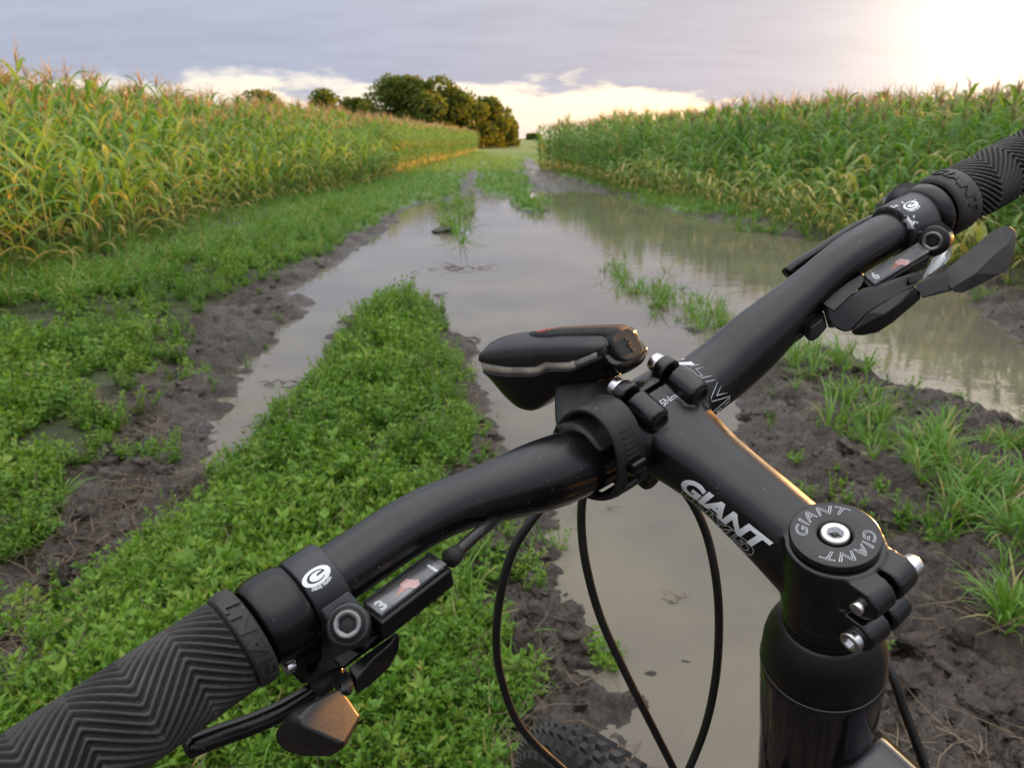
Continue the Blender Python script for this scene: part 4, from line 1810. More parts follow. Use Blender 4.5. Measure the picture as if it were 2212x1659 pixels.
rest = []
for i in range(88):
    for row in range(5):
        a = 360 * i / 88
        g = knob_geo(i, row)
        if 2 < a < 75:
            wchild('tyre_knob', g[0], g[1], M['tyre'], smooth=False)
        else:
            rest.append(g)
v, f = merge(*rest)
tag(wchild('tyre_knob_rows', v, f, M['tyre'], smooth=False), kind='stuff')
V, F = [], []
for i in range(n1):
    for (rr, ax) in ((WR - .050, .013), (WR - .062, .011), (WR - .068, .0), (WR - .062, -.011), (WR - .050, -.013), (WR - .055, 0)):
        V.append(wp(2 * math.pi * i / n1, rr, ax))
for i in range(n1):
    for k in range(6):
        i2, k2 = (i + 1) % n1, (k + 1) % 6
        F.append((i * 6 + k, i * 6 + k2, i2 * 6 + k2, i2 * 6 + k))
wchild('rim', V, F, M['bar'])
v, f = cyl(wp(0, 0, -.05), wp(0, 0, .05), .016, .016, 24, .004)
wchild('hub', v, f, M['bar'])
for i in range(24):
    a = 2 * math.pi * i / 24
    v, f = tube([wp(a + (.5 if i % 2 else -.5), .016, .03 if i % 4 < 2 else -.03), wp(a, WR - .06, 0)], .001, 6)
    wchild('spoke', v, f, M['steel'])

# ------------------------------------------------------------------ grips, collars, clamps
for side in (-1, 1):
    s_in = s_at(side, 505 if side < 0 else 2060)
    s_f0 = s_at(side, 547 if side < 0 else 2018)
    s_end = s_in + .128
    NR, AMP, PER = 30, 4.4, .031
    na, nr = 240, 30 * 8
    V, F = [], []
    for i in range(na + 1):
        s = s_in - .0002 + (s_end - s_in) * i / na
        p, a, u, k = bar_frame(side, min(s, .3835))
        if s > .3835: p = p + a * (s - .3835)
        w = abs(((s - s_in) / PER) % 1.0 * 2 - 1)
        endf = min(1, i / 3, (na - i) / 3)
        for j in range(nr):
            th = 2 * math.pi * j / nr
            q = (NR * j / nr + side * AMP * w) % 1.0
            x = abs(q * 2 - 1)
            rdg = 1 - float(np.clip((x - .42) / .30, 0, 1)) ** 1.0
            rdg = rdg * rdg * (3 - 2 * rdg)
            R = .0140 + .0021 * rdg * endf
            V.append(p + (u * math.cos(th) + k * math.sin(th)) * R)
    for i in range(na):
        for j in range(nr):
            j2 = (j + 1) % nr
            F.append((i * nr + j, i * nr + j2, (i + 1) * nr + j2, (i + 1) * nr + j))
    F.append(tuple((na * nr + j) for j in range(nr)))
    GRIP = mobj('grip', V, F, M['griprub'], BIKE)
    d = s_in - s_f0
    v, f = ring_loft(side, [(s_f0, .0145), (s_f0 + .0004, .0158), (s_f0 + d * .12, .0166), (s_f0 + d * .3, .0170), (s_f0 + d * .7, .0170), (s_f0 + d * .9, .0168), (s_in + .0002, .0163), (s_in + .0004, .0148)], 64)
    mobj('grip_flange', v, f, M['griprub'], GRIP)
    smid = (s_in + s_f0) / 2

    def fl_print(x, y, z, side=side, smid=smid):
        ph = (math.radians(44) - x / .0170) if side < 0 else (math.radians(14) + x / .0170)
        return on_bar(side, smid + y, .0172 + max(z, 0) + .0001, ph)
    wrap_text('flange_lettering', 'GIANT', M['griprub'], GRIP, fl_print, .0078, offset=.0002, shear=.2, maxedge=.003, sx=1.3, spacing=1.1, extrude=.00045)
    # brake lever collar between flange and shifter band
    if side < 0:
        b0, b1 = s_at(side, 715), s_at(side, 648)
    else:
        b0, b1 = s_at(side, 1925), s_at(side, 1984)
    c1 = s_f0 - .0006
    cw = c1 - b1
    v, f = ring_loft(side, [(b1 + .0002, .0128), (b1 + .0012, .0140), (b1 + cw * .22, .0149), (b1 + cw * .45, .0154), (b1 + cw * .75, .0154), (b1 + cw * .92, .0148), (c1, .0136), (c1 + .0003, .0115)], 64)
    BRK = mobj('brake_clamp', v, f, M['plastic_s'], BIKE)
    # shifter band
    bw = b1 - b0
    v, f = ring_loft(side, [(b0 - .0002, .0112), (b0, .0136), (b0 + .0006, .0141), (b0 + bw * .5, .0142), (b1 - .0006, .0141), (b1, .0137), (b1 + .0002, .0112)], 72)
    SH = mobj('shifter', v, f, M['alu'] if side < 0 else M['worn'], BIKE)
    if side > 0:
        q0 = on_bar(side, b0 + bw * .35, .0142, math.radians(0))
        q1 = on_bar(side, b0, .0142, math.radians(40))
        add_attr(SH.data, 'wear', [max(0, 1 - (Vector(p) - q0).length / .008, .8 * (1 - (Vector(p) - q1).length / .006)) + (.35 if i < 72 * 3 else 0) for i, p in enumerate(v)])
    if side < 0:
        bolt_px, logo_px = (750.5, 1348.5), (683, 1246)
    else:
        bolt_px, logo_px = (2014, 522), (1967, 450)
    sb = (b0 + b1) / 2
    if side < 0: sb = b0 + bw * .25
    # bolt boss hanging from the band on the rider's side
    dep = proj(on_bar(side, sb, .018, math.radians(95)))[2]
    bc = U(bolt_px[0], bolt_px[1], dep - .0075)
    ax = (camo.location - bc).normalized()
    if side < 0: ax = (ax + BU * .25 - BR * .1).normalized()
    else: ax = (ax - BR * .55 + BU * .05).normalized()
    rb = .0074 if side < 0 else .0076
    pb_, a_, u_, k_ = bar_frame(side, sb)
    bm_parts = [cyl(bc - ax * .013, bc - ax * .0004, rb, rb, 36, .0012)]
    # strap joining band and boss
    on1 = [on_bar(side, b0 + .001, .0140, math.radians(q)) for q in (62, 80, 100, 120)] + [on_bar(side, b1 - .001, .0140, math.radians(q)) for q in (62, 80, 100, 120)]
    e1 = (a_ - ax * a_.dot(ax)).normalized()
    e2 = ax.cross(e1)
    on2 = [bc - ax * dz + (e1 * math.cos(q * .785) + e2 * math.sin(q * .785)) * (rb * .98) for q in range(8) for dz in (.0050, .014)]
    hv, hf = hull(on1 + on2)
    v, f = merge((hv, hf), *bm_parts)
    mobj('bolt_boss', v, f, M['alu'] if side < 0 else M['plastic'], SH, bevel=.0008)
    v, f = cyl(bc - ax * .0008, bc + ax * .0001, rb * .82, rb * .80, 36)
    mobj('boss_shade_disc', v, f, M['dark'], SH)  # flat near-black disc, paints the shadow around the bolt head
    hex_bolt('clamp_bolt', bc + ax * .0012, ax, rb * .66, .004, SH, M['boltd'], sock=.60, depth=.9)
    # logo: pale oval with a dark stroke and small lettering
    lp = phi_at(side, sb, .0142, *logo_px)
    ls = min((abs(proj(on_bar(side, k * .0005, .0142, lp))[0] - logo_px[0]), k * .0005) for k in range(200, 500))[1]

    def lg(x, y, z, side=side, ls=ls, lp=lp):
        return on_bar(side, ls + side * x, .01432 + max(z, 0), lp - y / .0142)
    V, F = [Vector((0, 0, 0))], []
    kx, ky = (.0052, .0029) if side < 0 else (.0044, .0026)
    for ring in range(1, 4):
        for k in range(36):
            th = 2 * math.pi * k / 36
            V.append(Vector((kx * ring / 3 * math.cos(th), ky * ring / 3 * math.sin(th), 0)))
    for k in range(36):
        F.append((0, 1 + k, 1 + (k + 1) % 36))
        for r in range(2):
            F.append((1 + r * 36 + k, 1 + (r + 1) * 36 + k, 1 + (r + 1) * 36 + (k + 1) % 36, 1 + r * 36 + (k + 1) % 36))
    mobj('logo', [lg(*p) for p in V], F, M['white'], SH, smooth=False)
    # inner swirl
    V, F = [], []
    for k in range(25):
        th = math.radians(20 + 300 * k / 24)
        wdt = .05 + .09 * math.sin(math.pi * k / 24)
        for q in (.62 - wdt, .62 + wdt * .4):
            V.append(lg(kx * q * math.cos(th), ky * q * math.sin(th), .00006))
    for k in range(24):
        F.append((2 * k, 2 * k + 1, 2 * k + 3, 2 * k + 2))
    V += [lg(kx * .05, -ky * .05, .00006), lg(kx * .62, ky * .02, .00006), lg(kx * .62, ky * .26, .00006), lg(kx * .05, ky * .2, .00006)]
    F.append((50, 51, 52, 53))
    mobj('logo_mark', V, F, M['bar'], SH, smooth=False)

    def lt(x, y, z, lg=lg, kx=kx, ky=ky):
        a = x / (kx * 1.05)
        a = max(-1.3, min(1.3, a))
        th = -math.pi / 2 + a
        return lg((kx * 1.04 - y * .9) * math.cos(th) * 1.02, (ky * 1.28 - y) * math.sin(th), z)
    wrap_text('logo_lettering', 'DRIVE TRAIN', M['white'], SH, lt, .00150, offset=.00006, maxedge=.001, sx=.9)
    if side > 0:
        wrap_text('logo_lettering', 'MEGA', M['dark'], SH, lambda x, y, z, lg=lg, ky=ky: lg(x, y + ky * .55, .00008), .0014, offset=.00004, maxedge=.001)
    # display window
    if side < 0:
        Zq = zoomer(800, 1880, 2.6333)
        pa, pb2, pc = U(*Zq(1245, 622), .2735), U(*Zq(1400, 772), .2665), U(*Zq(2062, 262), .2860)
        pd = U(*Zq(1850, 175), .2925)
        digits = (('3', .14, .5), ('1', .87, .42))
    else:
        Zq = zoomer(2700, 850, 3.6867)
        pa, pb2, pc = U(*Zq(1218, 436), .3925), U(*Zq(1345, 588), .3875), U(*Zq(2112, 112), .3935)
        pd = U(*Zq(1895, 40), .3990)
        digits = (('6', .16, .62),)
    ex = ((pc - pb2) + (pd - pa)) / 2
    LX = ex.length
    ex = ex.normalized()
    ey = (pa - pb2)
    ey = (ey - ex * ey.dot(ex))
    LY = ey.length
    ey = ey.normalized()
    ez = ex.cross(ey)
    if ez.dot(camo.location - pb2) < 0: ez = -ez
    cc = (pa + pb2 + pc + pd) / 4
    v, f = box(cc - ez * .0058, ex, ey, ez, LX + .0014, LY + .0014, .0086)
    mobj('display_housing', v, f, M['plastic'], SH, bevel=.0012)
    v, f = box(cc - ez * .0004, ex, ey, ez, LX * .985, LY * .97, .0036)
    mobj('display_window', v, f, M['clear'], SH, bevel=.0007)
    v, f = box(cc - ez * .00115, ex, ey, ez, LX * .92, LY * .78, .0006)
    mobj('display_face', v, f, M['face'], SH)
    loc2 = lambda x, y, z: cc + ex * (x * LX) + ey * (y * LY) + ez * (-.00078 + z)
    for (ch, dx, dy) in digits:
        V, F = text_geo(ch, .0075 if side < 0 else .0070, offset=.0003)
        mobj('display_digit', [loc2(dx - .5, dy - .5, 0) + ex * p.x * .85 + ey * p.y * .9 for p in V], F, M['white'], SH, smooth=False)
    # pointer
    x0 = .02 if side < 0 else .08
    V = [loc2(x0 - .06, .22, .0002), loc2(x0 + .05, .22, .0002), loc2(x0 + .09, -.04, .0002), loc2(x0 + .12, -.10, .0002), loc2(x0 + .08, -.34, .0002), loc2(x0 + .01, -.36, .0002), loc2(x0 - .02, -.16, .0002), loc2(x0 - .07, -.06, .0002)]
    V2 = [p + ez * .0003 for p in V]
    F = [tuple(range(8))[::-1], tuple(range(8, 16))] + [(k, (k + 1) % 8, 8 + (k + 1) % 8, 8 + k) for k in range(8)]
    mobj('display_pointer', V + V2, F, M['pink'], SH, smooth=False)
    V = [loc2(x0 - .08, .12, .0001), loc2(x0 - .06, .22, .0001), loc2(x0 - .02, .20, .0001), loc2(x0 - .02, -.16, .0001), loc2(x0 - .12, -.10, .0001), loc2(x0 - .19, -.06, .0001)]
    mobj('display_pointer_tail', V, [tuple(range(6))], M['redp'], SH, smooth=False)
    if side < 0: SHL, BRKL = SH, BRK
    else: SHR, BRKR = SH, BRK


def zhull(Zf, pts, thick, extra=()):
    """solid from outline points (zoom x, zoom y, depth), given thickness away from the viewer"""
    P = []
    for (x, y, d) in pts:
        p = U(*Zf(x, y), d)
        P.append(p)
    c = sum(P, Vector()) / len(P)
    vd = (c - camo.location).normalized()
    Q = [p + vd * thick + (c - p) * .14 for p in P]
    E_ = [U(*Zf(x, y), d) for (x, y, d) in extra]
    return hull(P + Q + E_)


def chunk(name, Zf, pts, thick, mat, parent, bevel=.0016, extra=(), angle=20):
    v, f = zhull(Zf, pts, thick, extra)
    return mobj(name, v, f, mat, parent, bevel=bevel, angle=angle)


# --- left shifter body and levers
Z4 = zoomer(700, 1850, 1.9632)
Z3 = zoomer(600, 2250, 2.4578)
chunk('shifter_body', Z4, [(600, 700, .285), (900, 640, .288), (1090, 720, .286), (1240, 740, .280), (1400, 660, .285), (1330, 740, .283), (1120, 880, .280), (940, 1000, .280), (760, 1100, .284), (660, 1000, .286), (610, 860, .286)], .016, M['plastic'], SHL, .002)
chunk('lever_pivot', Z4, [(905, 905, .272), (1030, 812, .275), (1125, 872, .276), (985, 985, .272)], .010, M['plastic'], SHL, .0012)
chunk('upper_lever', Z4, [(1025, 972, .270), (1130, 885, .272), (1360, 722, .280), (1382, 760, .281), (1372, 850, .280), (1310, 965, .278), (1180, 1085, .272), (1080, 1150, .270), (1078, 1050, .268)], .010, M['plastic'], SHL, .0022, extra=((1200, 905, .2705), (1330, 800, .2765)))
chunk('lever_neck', Z4, [(900, 1060, .268), (1022, 978, .2685), (1072, 1060, .266), (1045, 1170, .264), (985, 1130, .262), (930, 1120, .263)], .009, M['plastic'], SHL, .0015)


def on_plane(px, py, p0, n):
    """point of the picture ray through (px, py) on the plane p0, n"""
    d = U(px, py, 1.0) - camo.location
    return camo.location + d * ((p0 - camo.location).dot(n) / d.dot(n))


pA = U(*Z3(1360, 640), .2560)
nA = (SUN_DIR + (camo.location - pA).normalized()).normalized()          # broad top paddle facet, its tilt set to mirror the sun at the camera
P = [on_plane(*Z3(x, y), pA, nA) for x, y in ((1232, 532), (1462, 400), (1640, 645), (1487, 890))]
ridge = (P[3] - P[0]).normalized()
nB = Matrix.Rotation(math.radians(24), 3, ridge) @ nA
if (nB - nA).x > 0: nB = Matrix.Rotation(math.radians(-24), 3, ridge) @ nA
P += [on_plane(*Z3(x, y), P[0], nB) for x, y in ((1120, 655), (1152, 742))]
d0 = proj(P[4])[2]
for (x, y, dd) in ((1035, 592, .003), (930, 740, .004), (893, 805, .006), (905, 880, .008), (990, 955, .010), (1110, 990, .011), (1385, 996, .011), (1512, 905, .010), (1000, 680, .0015), (1060, 760, .0012), (1020, 860, .004), (1250, 930, .004), (1130, 900, .003)):
    P.append(U(*Z3(x, y), d0 + dd))
for (x, y, dd) in ((1232, 532, .012), (1462, 400, .014), (1630, 645, .014), (1480, 880, .014), (960, 800, .014), (1150, 960, .015)):
    P.append(U(*Z3(x, y), d0 + dd))
v, f = hull(P)
mobj('thumb_paddle', v, f, M['paddle'], SHL, bevel=.0012, angle=10)
v, f = tube([U(*Z4(985, 990), .282), U(*Z4(860, 1080), .280), U(*Z4(800, 1130), .278)], [.003, .0032, .003], 12)
mobj('lever_link', v, f, M['dark'], SHL)
# brake lever blade
pts = [(1480, 230, .292), (1380, 300, .292), (1230, 420, .291), (1080, 520, .289), (900, 625, .286), (650, 730, .281), (420, 810, .275), (200, 895, .269), (140, 925, .267)]
P = catmull([U(*Z3(x, y), d) for x, y, d in pts], 6)
Pn, fr = frame_along(P)
secs = []
for i, (p, (t, a, b)) in enumerate(zip(Pn, fr)):
    vd = (p - camo.location).normalized()
    w = t.cross(vd).normalized()
    u_ = i / (len(P) - 1)
    hw = .0050 + .0035 * u_ if u_ < .96 else .0045
    hw = .0022 + .0016 * min(1, u_ * 2.0) if u_ < .95 else .0022
    secs.append(superell(p, w, t.cross(w), hw * 2, .008 if u_ < .95 else .005, 20, 2.6))
v, f = loft(secs)
mobj('brake_lever', v, f, M['plastic_s'], BRKL)
# brake perch hanging below the collar
chunk('lever_perch', Z4, [(520, 760, .272), (640, 620, .276), (780, 720, .279), (860, 900, .282), (820, 1050, .285), (700, 1080, .286), (640, 1000, .283), (560, 930, .276)], .018, M['plastic_s'], BRKL, .003)
v, f = cyl(U(*Z4(590, 975), .2665), U(*Z4(652, 938), .2690), .0023, .0023, 24, .0006)
mobj('perch_bolt', v, f, M['steel'], BRKL)
# --- right shifter body
Z6 = zoomer(2700, 850, 3.6867)
Z3b = zoomer(2700, 450, 2.0738)
chunk('shifter_wing', Z6, [(690, 795, .392), (830, 655, .393), (1010, 520, .393), (1215, 400, .394), (1235, 480, .391), (1190, 565, .389), (1010, 730, .387), (835, 890, .387)], .010, M['plastic'], SHR, .0016)
chunk('shifter_body', Z6, [(745, 850, .392), (900, 780, .389), (1200, 600, .389), (1420, 600, .387), (1900, 380, .389), (2000, 440, .389), (1870, 580, .387), (1500, 780, .385), (1290, 900, .385), (1050, 1155, .388), (960, 1165, .389), (850, 1115, .390), (775, 1000, .391)], .018, M['plastic'], SHR, .002)
chunk('lever_base', Z6, [(1052, 1160, .386), (1105, 1203, .387), (1200, 1210, .387), (1400, 1170, .388), (1600, 1040, .389), (1760, 905, .390), (1880, 800, .391), (1958, 735, .391), (1955, 650, .389), (1885, 570, .387), (1650, 680, .385), (1480, 790, .3835), (1290, 905, .3835)], .012, M['plastic'], SHR, .002, extra=((1500, 930, .3815), (1700, 780, .3835)))
chunk('barrel_adjuster', Z6, [(440, 1100, .394), (470, 1040, .395), (640, 890, .397), (700, 905, .398), (730, 1000, .394), (748, 1105, .392), (640, 1230, .392), (565, 1285, .391), (500, 1270, .392), (445, 1200, .394), (560, 1095, .3895), (690, 1000, .3905)], .012, M['plastic'], SHR, .0007, angle=12)
chunk('barrel_collar', Z6, [(685, 830, .395), (720, 795, .396), (790, 830, .392), (845, 930, .390), (868, 1040, .390), (835, 1110, .391), (765, 1105, .393), (735, 990, .394)], .014, M['plastic_s'], SHR, .0012)
chunk('lock_tab', Z6, [(1800, 500, .386), (1830, 440, .386), (1945, 375, .388), (2000, 440, .388), (1960, 490, .387), (1815, 545, .3855)], .006, M['plastic'], SHR, .0008)
chunk('lever_neck', Z3b, [(1065, 1140, .388), (1120, 1110, .389), (1290, 1035, .392), (1340, 1110, .391), (1330, 1185, .391), (1230, 1195, .389), (1110, 1240, .388)], .009, M['paddle'], SHR, .0018)
chunk('thumb_paddle', Z3b, [(1275, 1040, .392), (1380, 955, .394), (1500, 860, .398), (1620, 752, .402), (1690, 715, .404), (1750, 712, .406), (1792, 745, .407), (1802, 800, .407), (1785, 900, .405), (1750, 1000, .403), (1690, 1060, .400), (1550, 1130, .396), (1410, 1200, .392), (1350, 1195, .391), (1320, 1170, .390), (1740, 840, .4005), (1600, 960, .3945), (1500, 1060, .3912)], .012, M['paddle'], SHR, .0034, angle=8)
chunk('clear_guard', Z3b, [(1195, 915, .400), (1250, 850, .402), (1310, 800, .404), (1338, 845, .404), (1335, 915, .402), (1275, 1000, .400), (1165, 1085, .398), (1105, 1110, .397)], .004, M['clear'], SHR, .0005)
# right brake lever seen beyond the bar
pts = [(126, 1056, .436), (195, 1000, .437), (335, 912, .440), (495, 810, .443), (635, 725, .446), (775, 662, .448), (910, 605, .449)]
P = catmull([U(*Z3b(x, y), d) for x, y, d in pts], 6)
Pn, fr = frame_along(P)
secs = []
for i, (p, (t, a, b)) in enumerate(zip(Pn, fr)):
    vd = (p - camo.location).normalized()
    w = t.cross(vd).normalized()
    secs.append(superell(p, w, t.cross(w), .0062, .0075, 20, 2.8))
v, f = loft(secs)
mobj('brake_lever', v, f, M['plastic_s'], BRKR)
v, f = tube([on_bar(1, s_at(1, 2000), .013, math.radians(-80)), U(*Z3b(880, 600), .450), U(*Z3b(800, 625), .451)], [.009, .008, .006], 16)
mobj('lever_perch', v, f, M['plastic_s'], BRKR)

# ------------------------------------------------------------------ cables
CAB = [[(985, 1196, .289), (1010, 1172, .295), (1045, 1142, .305), (1090, 1110, .330), (1160, 1080, .37), (1230, 1080, .40)],
       [(1240, 1030, .405), (1195, 1070, .405), (1150, 1122, .405), (1108, 1190, .41), (1082, 1280, .42), (1072, 1380, .44), (1084, 1470, .46), (1125, 1570, .48), (1215, 1660, .50), (1340, 1760, .52)],
       [(1290, 1000, .415), (1262, 1060, .42), (1256, 1130, .425), (1266, 1220, .43), (1296, 1330, .44), (1345, 1440, .45), (1405, 1560, .465), (1470, 1690, .48), (1520, 1800, .49)],
       [(1400, 990, .41), (1450, 1030, .415), (1495, 1085, .42), (1528, 1160, .425), (1548, 1260, .43), (1553, 1360, .44), (1545, 1470, .45), (1520, 1580, .465), (1470, 1700, .48), (1420, 1790, .49)],
       [(1800, 1300, .44), (1885, 1380, .405), (1925, 1452, .395), (1952, 1530, .395), (1980, 1605, .395), (2008, 1690, .395), (2030, 1780, .395)],
       [(1735, 713, .398), (1718, 728, .400), (1690, 745, .405), (1640, 765, .415), (1560, 800, .43)]]
for c in CAB:
    P = catmull([U(*q) for q in c], 10)
    v, f = tube(P, .00235, 14)
    mobj('cable', v, f, M['cable'], BIKE)
v, f = tube([U(972, 1206, .286), U(980, 1200, .288), U(990, 1191, .290)], [.0036, .0034, .0028], 18)
mobj('cable_boot', v, f, M['rubber'], BIKE)

# ------------------------------------------------------------------ bicycle light strapped to the bar
LO = U(1287, 743, .360)
LL = Vector((-.70, .68, -.235)).normalized()
LW = Vector((.68, .70, .12))
LW = (LW - LL * LW.dot(LL)).normalized()
LU = LW.cross(LL)
if LU.z < 0: LU = -LU
lp_ = lambda x, y, z: LO + LL * (x * .00111) + LW * (y * .00092) + LU * (z * .001)
LUT = (LU * .92 + LL * .39).normalized()
lbase = lp_(25, 19, -22)
LIGHT = empty('bicycle_light', lbase)
tag(LIGHT, 'black bicycle front light with side lens strip, strapped to the handlebar beside the stem', 'bicycle light')
itp = lambda x, tb: float(np.interp(x, [a for a, b in tb], [b for a, b in tb]))
HWT = [(-5, 12.5), (-4.4, 14.2), (-3.4, 15.6), (-2, 16.4), (-1.01, 17), (-1, 11), (0, 14.5), (2, 17), (6, 18.6), (14, 19.4), (40, 19.4), (60, 19.0), (68, 18.4), (72, 17.6), (74.5, 16.6), (75.8, 15.4), (76.5, 14)]
STT = [(-1, -3.5), (0, -3.6), (3, -4.2), (10, -6), (17, -7.5), (24, -7.3), (31, -6.6), (37, -9), (55, -8.2), (72, -5.4), (77, -5)]
STB = [(-5, -11.6), (-3.4, -10.2), (-2, -8.8), (-1, -7), (0, -5.4), (3, -6.9), (10, -9), (17, -11.2), (24, -11), (31, -10.6), (38, -12.9), (55, -12.2), (72, -10.8), (77, -10)]
BEL = [(-5, -15.5), (-4.4, -17), (-3.4, -18), (-2, -18.8), (0, -19.3), (3, -20), (10, -20.5), (25, -23.5), (40, -30), (50, -35.5), (57, -37), (63, -35), (68, -29), (72, -22), (76.5, -14)]
TOP = [(-1, -2.2), (0, -1.0), (3, 0), (20, 1.0), (35, 1.6), (55, 1.6), (66, 1.3), (72, .6), (75, -.4), (76.5, -1.6)]
XS = [-1, 0, 1, 3, 6, 10, 14, 17, 20, 24, 28, 31, 34, 37, 40, 46, 52, 56, 60, 64, 68, 71, 73, 74.5, 75.5, 76.5]


def sect(x, zt, zb, kind):
    h = itp(x, HWT)
    out = []
    if kind == 'top':
        tp = itp(x, TOP)
        prof = [(-h - .4, zb), (-h - .1, zb + (tp - zb) * .35), (-h + .9, zb + (tp - zb) * .72), (-h + 3.0, tp - .5), (-h + 6.5, tp + .5), (-h * .3, tp + 2.2), (0, tp + 2.5)]
        prof = prof + [(-a, b) for a, b in prof[-2::-1]]
        prof += [(h * .6, zb), (0, zb), (-h * .6, zb)]
    elif kind == 'lens':
        prof = [(-h + .9, zb - .3), (-h + .7, (zt + zb) / 2), (-h + .9, zt + .3), (0, zt + .3), (h - .9, zt + .3), (h - .7, (zt + zb) / 2), (h - .9, zb - .3), (0, zb - .3)]
    else:
        bl = zt
        k = min(1, (zb - bl) / 10)
        prof = [(-h - .2, zb), (-h + .1, zb - 1.2), (-h * .86, zb + (bl - zb) * .42), (-h * .70, zb + (bl - zb) * .84), (-h * .5, bl + .4), (0, bl), (h * .5, bl + .4), (h * .70, zb + (bl - zb) * .84), (h * .86, zb + (bl - zb) * .42), (h - .1, zb - 1.2), (h + .2, zb), (0, zb)]
    return [lp_(x, 19 + a, b) for a, b in prof]


v, f = loft([sect(x, 0, itp(x, STT), 'top') for x in XS])
mobj('upper_shell', v, f, M['plastic'], LIGHT, bevel=.0006, angle=40)
v, f = loft([sect(x, itp(x, STT), itp(x, STB), 'lens') for x in XS if x >= 14])
LENS = mobj('lens_strip', v, f, M['lens'], LIGHT)
v, f = loft([sect(x, itp(x, STT), itp(x, STB), 'lens') for x in XS if 3 <= x <= 14])
mobj('lens_strip_end', v, f, M['lensend'], LIGHT)
v, f = loft([sect(x, itp(x, BEL), itp(x, STB), 'bottom') for x in [-5, -4.4, -3.4, -2] + XS[1:]])
mobj('lower_shell', v, f, M['plastic_s'], LIGHT, subsurf=1)
v, f = loft([superell(lp_(2.5, 19, -6), LW, LU, .030, .012, 24, 3), superell(lp_(-.6, 19, -6.5), LW, LU, .027, .011, 24, 3)])
mobj('rear_wall', v, f, M['plastic'], LIGHT, bevel=.0006)
# rubber charging-port cover on the rear face, running up into the button panel
v, f = loft([superell(lp_(2.5, 19, -5.0), LW, LUT, .0182, .0155, 32, 4), superell(lp_(-2.8, 19, -5.4), LW, LUT, .0182, .0155, 32, 4), superell(lp_(-3.6, 19, -5.6), LW, LUT, .0164, .0137, 32, 4)])
USB = mobj('port_cover', v, f, M['usb'], LIGHT, bevel=.0004)
rowsP = []
for x in [-1.2, 0, 2, 5, 10, 18, 26, 34, 40, 44, 47, 49, 50]:
    hw = 8.4 - .012 * x if x < 26 else (8.0 if x < 34 else 8.4 * math.sqrt(max(0.004, 1 - ((x - 34) / 16.2) ** 2)))
    if x < 2: hw = 8.2
    tp = itp(max(x, -1), TOP)
    rowsP.append([lp_(x, 19 - hw, tp + 1.0 - .002 * hw), lp_(x, 19 - hw * .94, tp + 2.6), lp_(x, 19, tp + 3.1), lp_(x, 19 + hw * .94, tp + 2.6), lp_(x, 19 + hw, tp + 1.0), lp_(x, 19, tp - 1)])
v, f = loft(rowsP)
PANEL = mobj('button_panel', v, f, M['usb'], LIGHT)
# red power mark: slim ring with a tick
V, F = [], []
top_z = lambda x: itp(x, TOP) + 3.2
for k in range(30):
    th = 2 * math.pi * k / 30
    for r in (.78, 1.0):
        V.append(lp_(41.5 + 3.6 * r * math.cos(th), 19 + 3.4 * r * math.sin(th), top_z(41.5)))
for k in range(30):
    a = 2 * k
    b = 2 * ((k + 1) % 30)
    F.append((a, a + 1, b + 1, b))
o = len(V)
for (x, y) in ((40.2, 17.8), (42.8, 17.4), (42.6, 20.4), (41.9, 20.4), (42.0, 18.2), (40.3, 18.6)):
    V.append(lp_(x, y, top_z(41.5)))
F.append(tuple(range(o, o + 6)))
o = len(V)
for (x, y) in ((37.9, 21.0), (38.6, 21.6), (36.2, 23.8), (36.0, 22.6)):
    V.append(lp_(x, y, top_z(41.5) - .1))
F.append(tuple(range(o, o + 4)))
mobj('power_mark', V, F, M['red'], PANEL, smooth=False)
# embossed port mark: stem with three prongs
usbp = lambda y, z: lp_(-3.75, 19 + y, -5.6) + LUT * (z * .001)
parts = [cyl(usbp(0, -3.6), usbp(0, 3.4), .0003, .0003, 8), cyl(usbp(0, -1.0), usbp(1.6, .6), .0003, .0003, 8), cyl(usbp(1.6, .6), usbp(1.6, 1.8), .0003, .0003, 8), cyl(usbp(0, -2), usbp(-1.6, -.4), .0003, .0003, 8), cyl(usbp(-1.6, -.4), usbp(-1.6, .8), .0003, .0003, 8), cyl(usbp(0, -4.3), usbp(0, -3.3), .0007, .0007, 12)]
v, f = merge(*parts)
mobj('port_mark', v, f, M['dark'], USB)
# neck and saddle
neck = []
for (x, hw_) in ((12, 11), (36, 11)):
    for y in (19 - hw_, 19 + hw_):
        neck.append(lp_(x, y, -19.0))
sad = [on_bar(-1, s, .0175, math.radians(q)) for s in (.0245, .047) for q in (-75, -45, -15, 15, 45)]
v, f = hull(neck + sad)
MNT = mobj('mount', v, f, M['strap'], LIGHT, bevel=.004, angle=15)
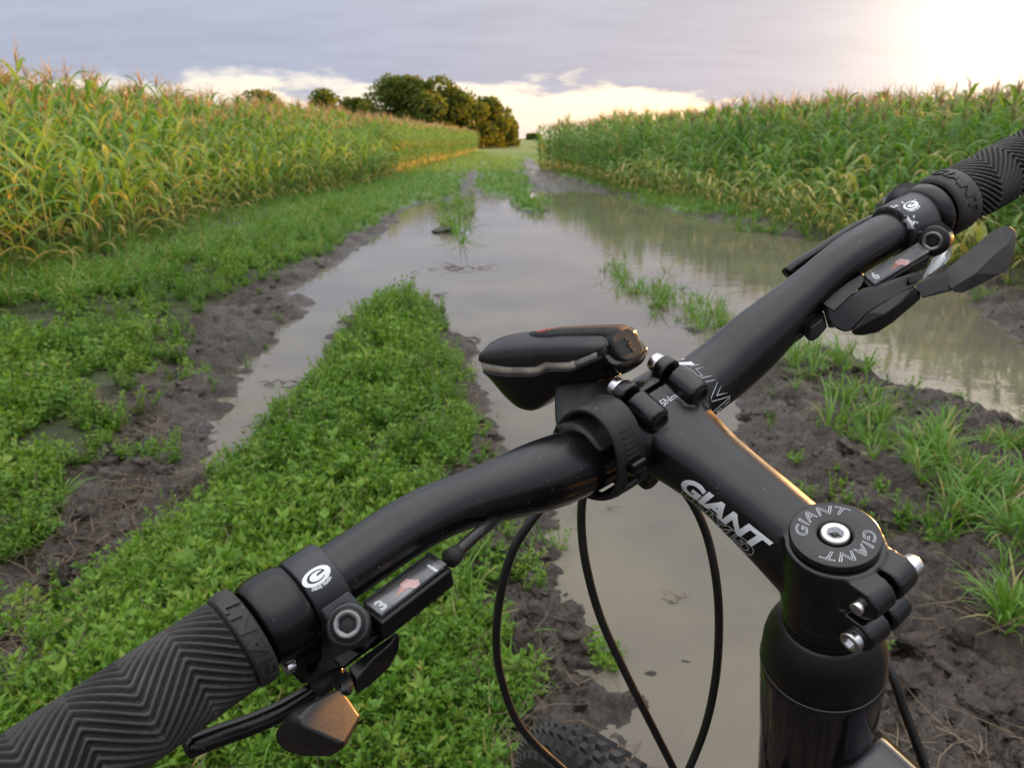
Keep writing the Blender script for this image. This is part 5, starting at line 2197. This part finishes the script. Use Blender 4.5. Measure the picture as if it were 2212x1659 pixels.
# strap band with holes
nph, nw = 84, 14
s0_, s1_ = .0226, .0445
V, F, keepf = [], [], []
for i in range(nph):
    ph = 2 * math.pi * i / nph
    dd = math.degrees((ph - math.radians(12) + math.pi) % (2 * math.pi) - math.pi)
    R = .0186 + .0095 * math.exp(-(dd / 46) ** 2) + .0030 * math.exp(-((dd - 78) / 42) ** 2)
    for j in range(nw + 1):
        u_ = j / nw
        crown = .0012 * (1 - (2 * u_ - 1) ** 4)
        narrow = .5 + (u_ - .5) * (1 - .14 * max(0, math.cos(ph - math.radians(100))))
        V.append(on_bar(-1, s0_ + (s1_ - s0_) * narrow, R + crown - .0006, ph))
for i in range(nph):
    deg = 360 * i / nph
    for j in range(nw):
        hole = (4 <= j <= 9) and ((66 <= deg <= 92) or (106 <= deg <= 128) or (142 <= deg <= 160))
        if hole: continue
        i2 = (i + 1) % nph
        F.append((i * (nw + 1) + j, i2 * (nw + 1) + j, i2 * (nw + 1) + j + 1, i * (nw + 1) + j + 1))
STRAP = mobj('strap', V, F, M['strap'], LIGHT)
so = STRAP.modifiers.new('solid', 'SOLIDIFY'); so.thickness = .0026; so.offset = 0
be = STRAP.modifiers.new('bevel', 'BEVEL'); be.width = .0009; be.segments = 3; be.limit_method = 'ANGLE'; be.angle_limit = math.radians(50)
for k in range(6):
    ph = math.radians(30 + 5.2 * k)
    sm_ = (s0_ + s1_) / 2
    dd = math.degrees(ph) - 12
    R = .0186 + .0095 * math.exp(-(dd / 46) ** 2) + .0030 * math.exp(-((dd - 78) / 42) ** 2) + .0021
    v, f = cyl(on_bar(-1, sm_ - .004, R - .0002, ph), on_bar(-1, sm_ + .004, R - .0002, ph), .0004, .0004, 8)
    mobj('strap_rib', v, f, M['rubber'], STRAP)
ph = math.radians(64)
pk, a_, u_, k_ = bar_frame(-1, (s0_ + s1_) / 2)
rd = u_ * math.cos(ph) + k_ * math.sin(ph)
tn = -u_ * math.sin(ph) + k_ * math.cos(ph)
v, f = box(pk + rd * .0262, a_, tn, rd, .0085, .0052, .0075)
mobj('strap_hook', v, f, M['plastic_s'], STRAP, bevel=.0014)
print('objects', len(S.objects))
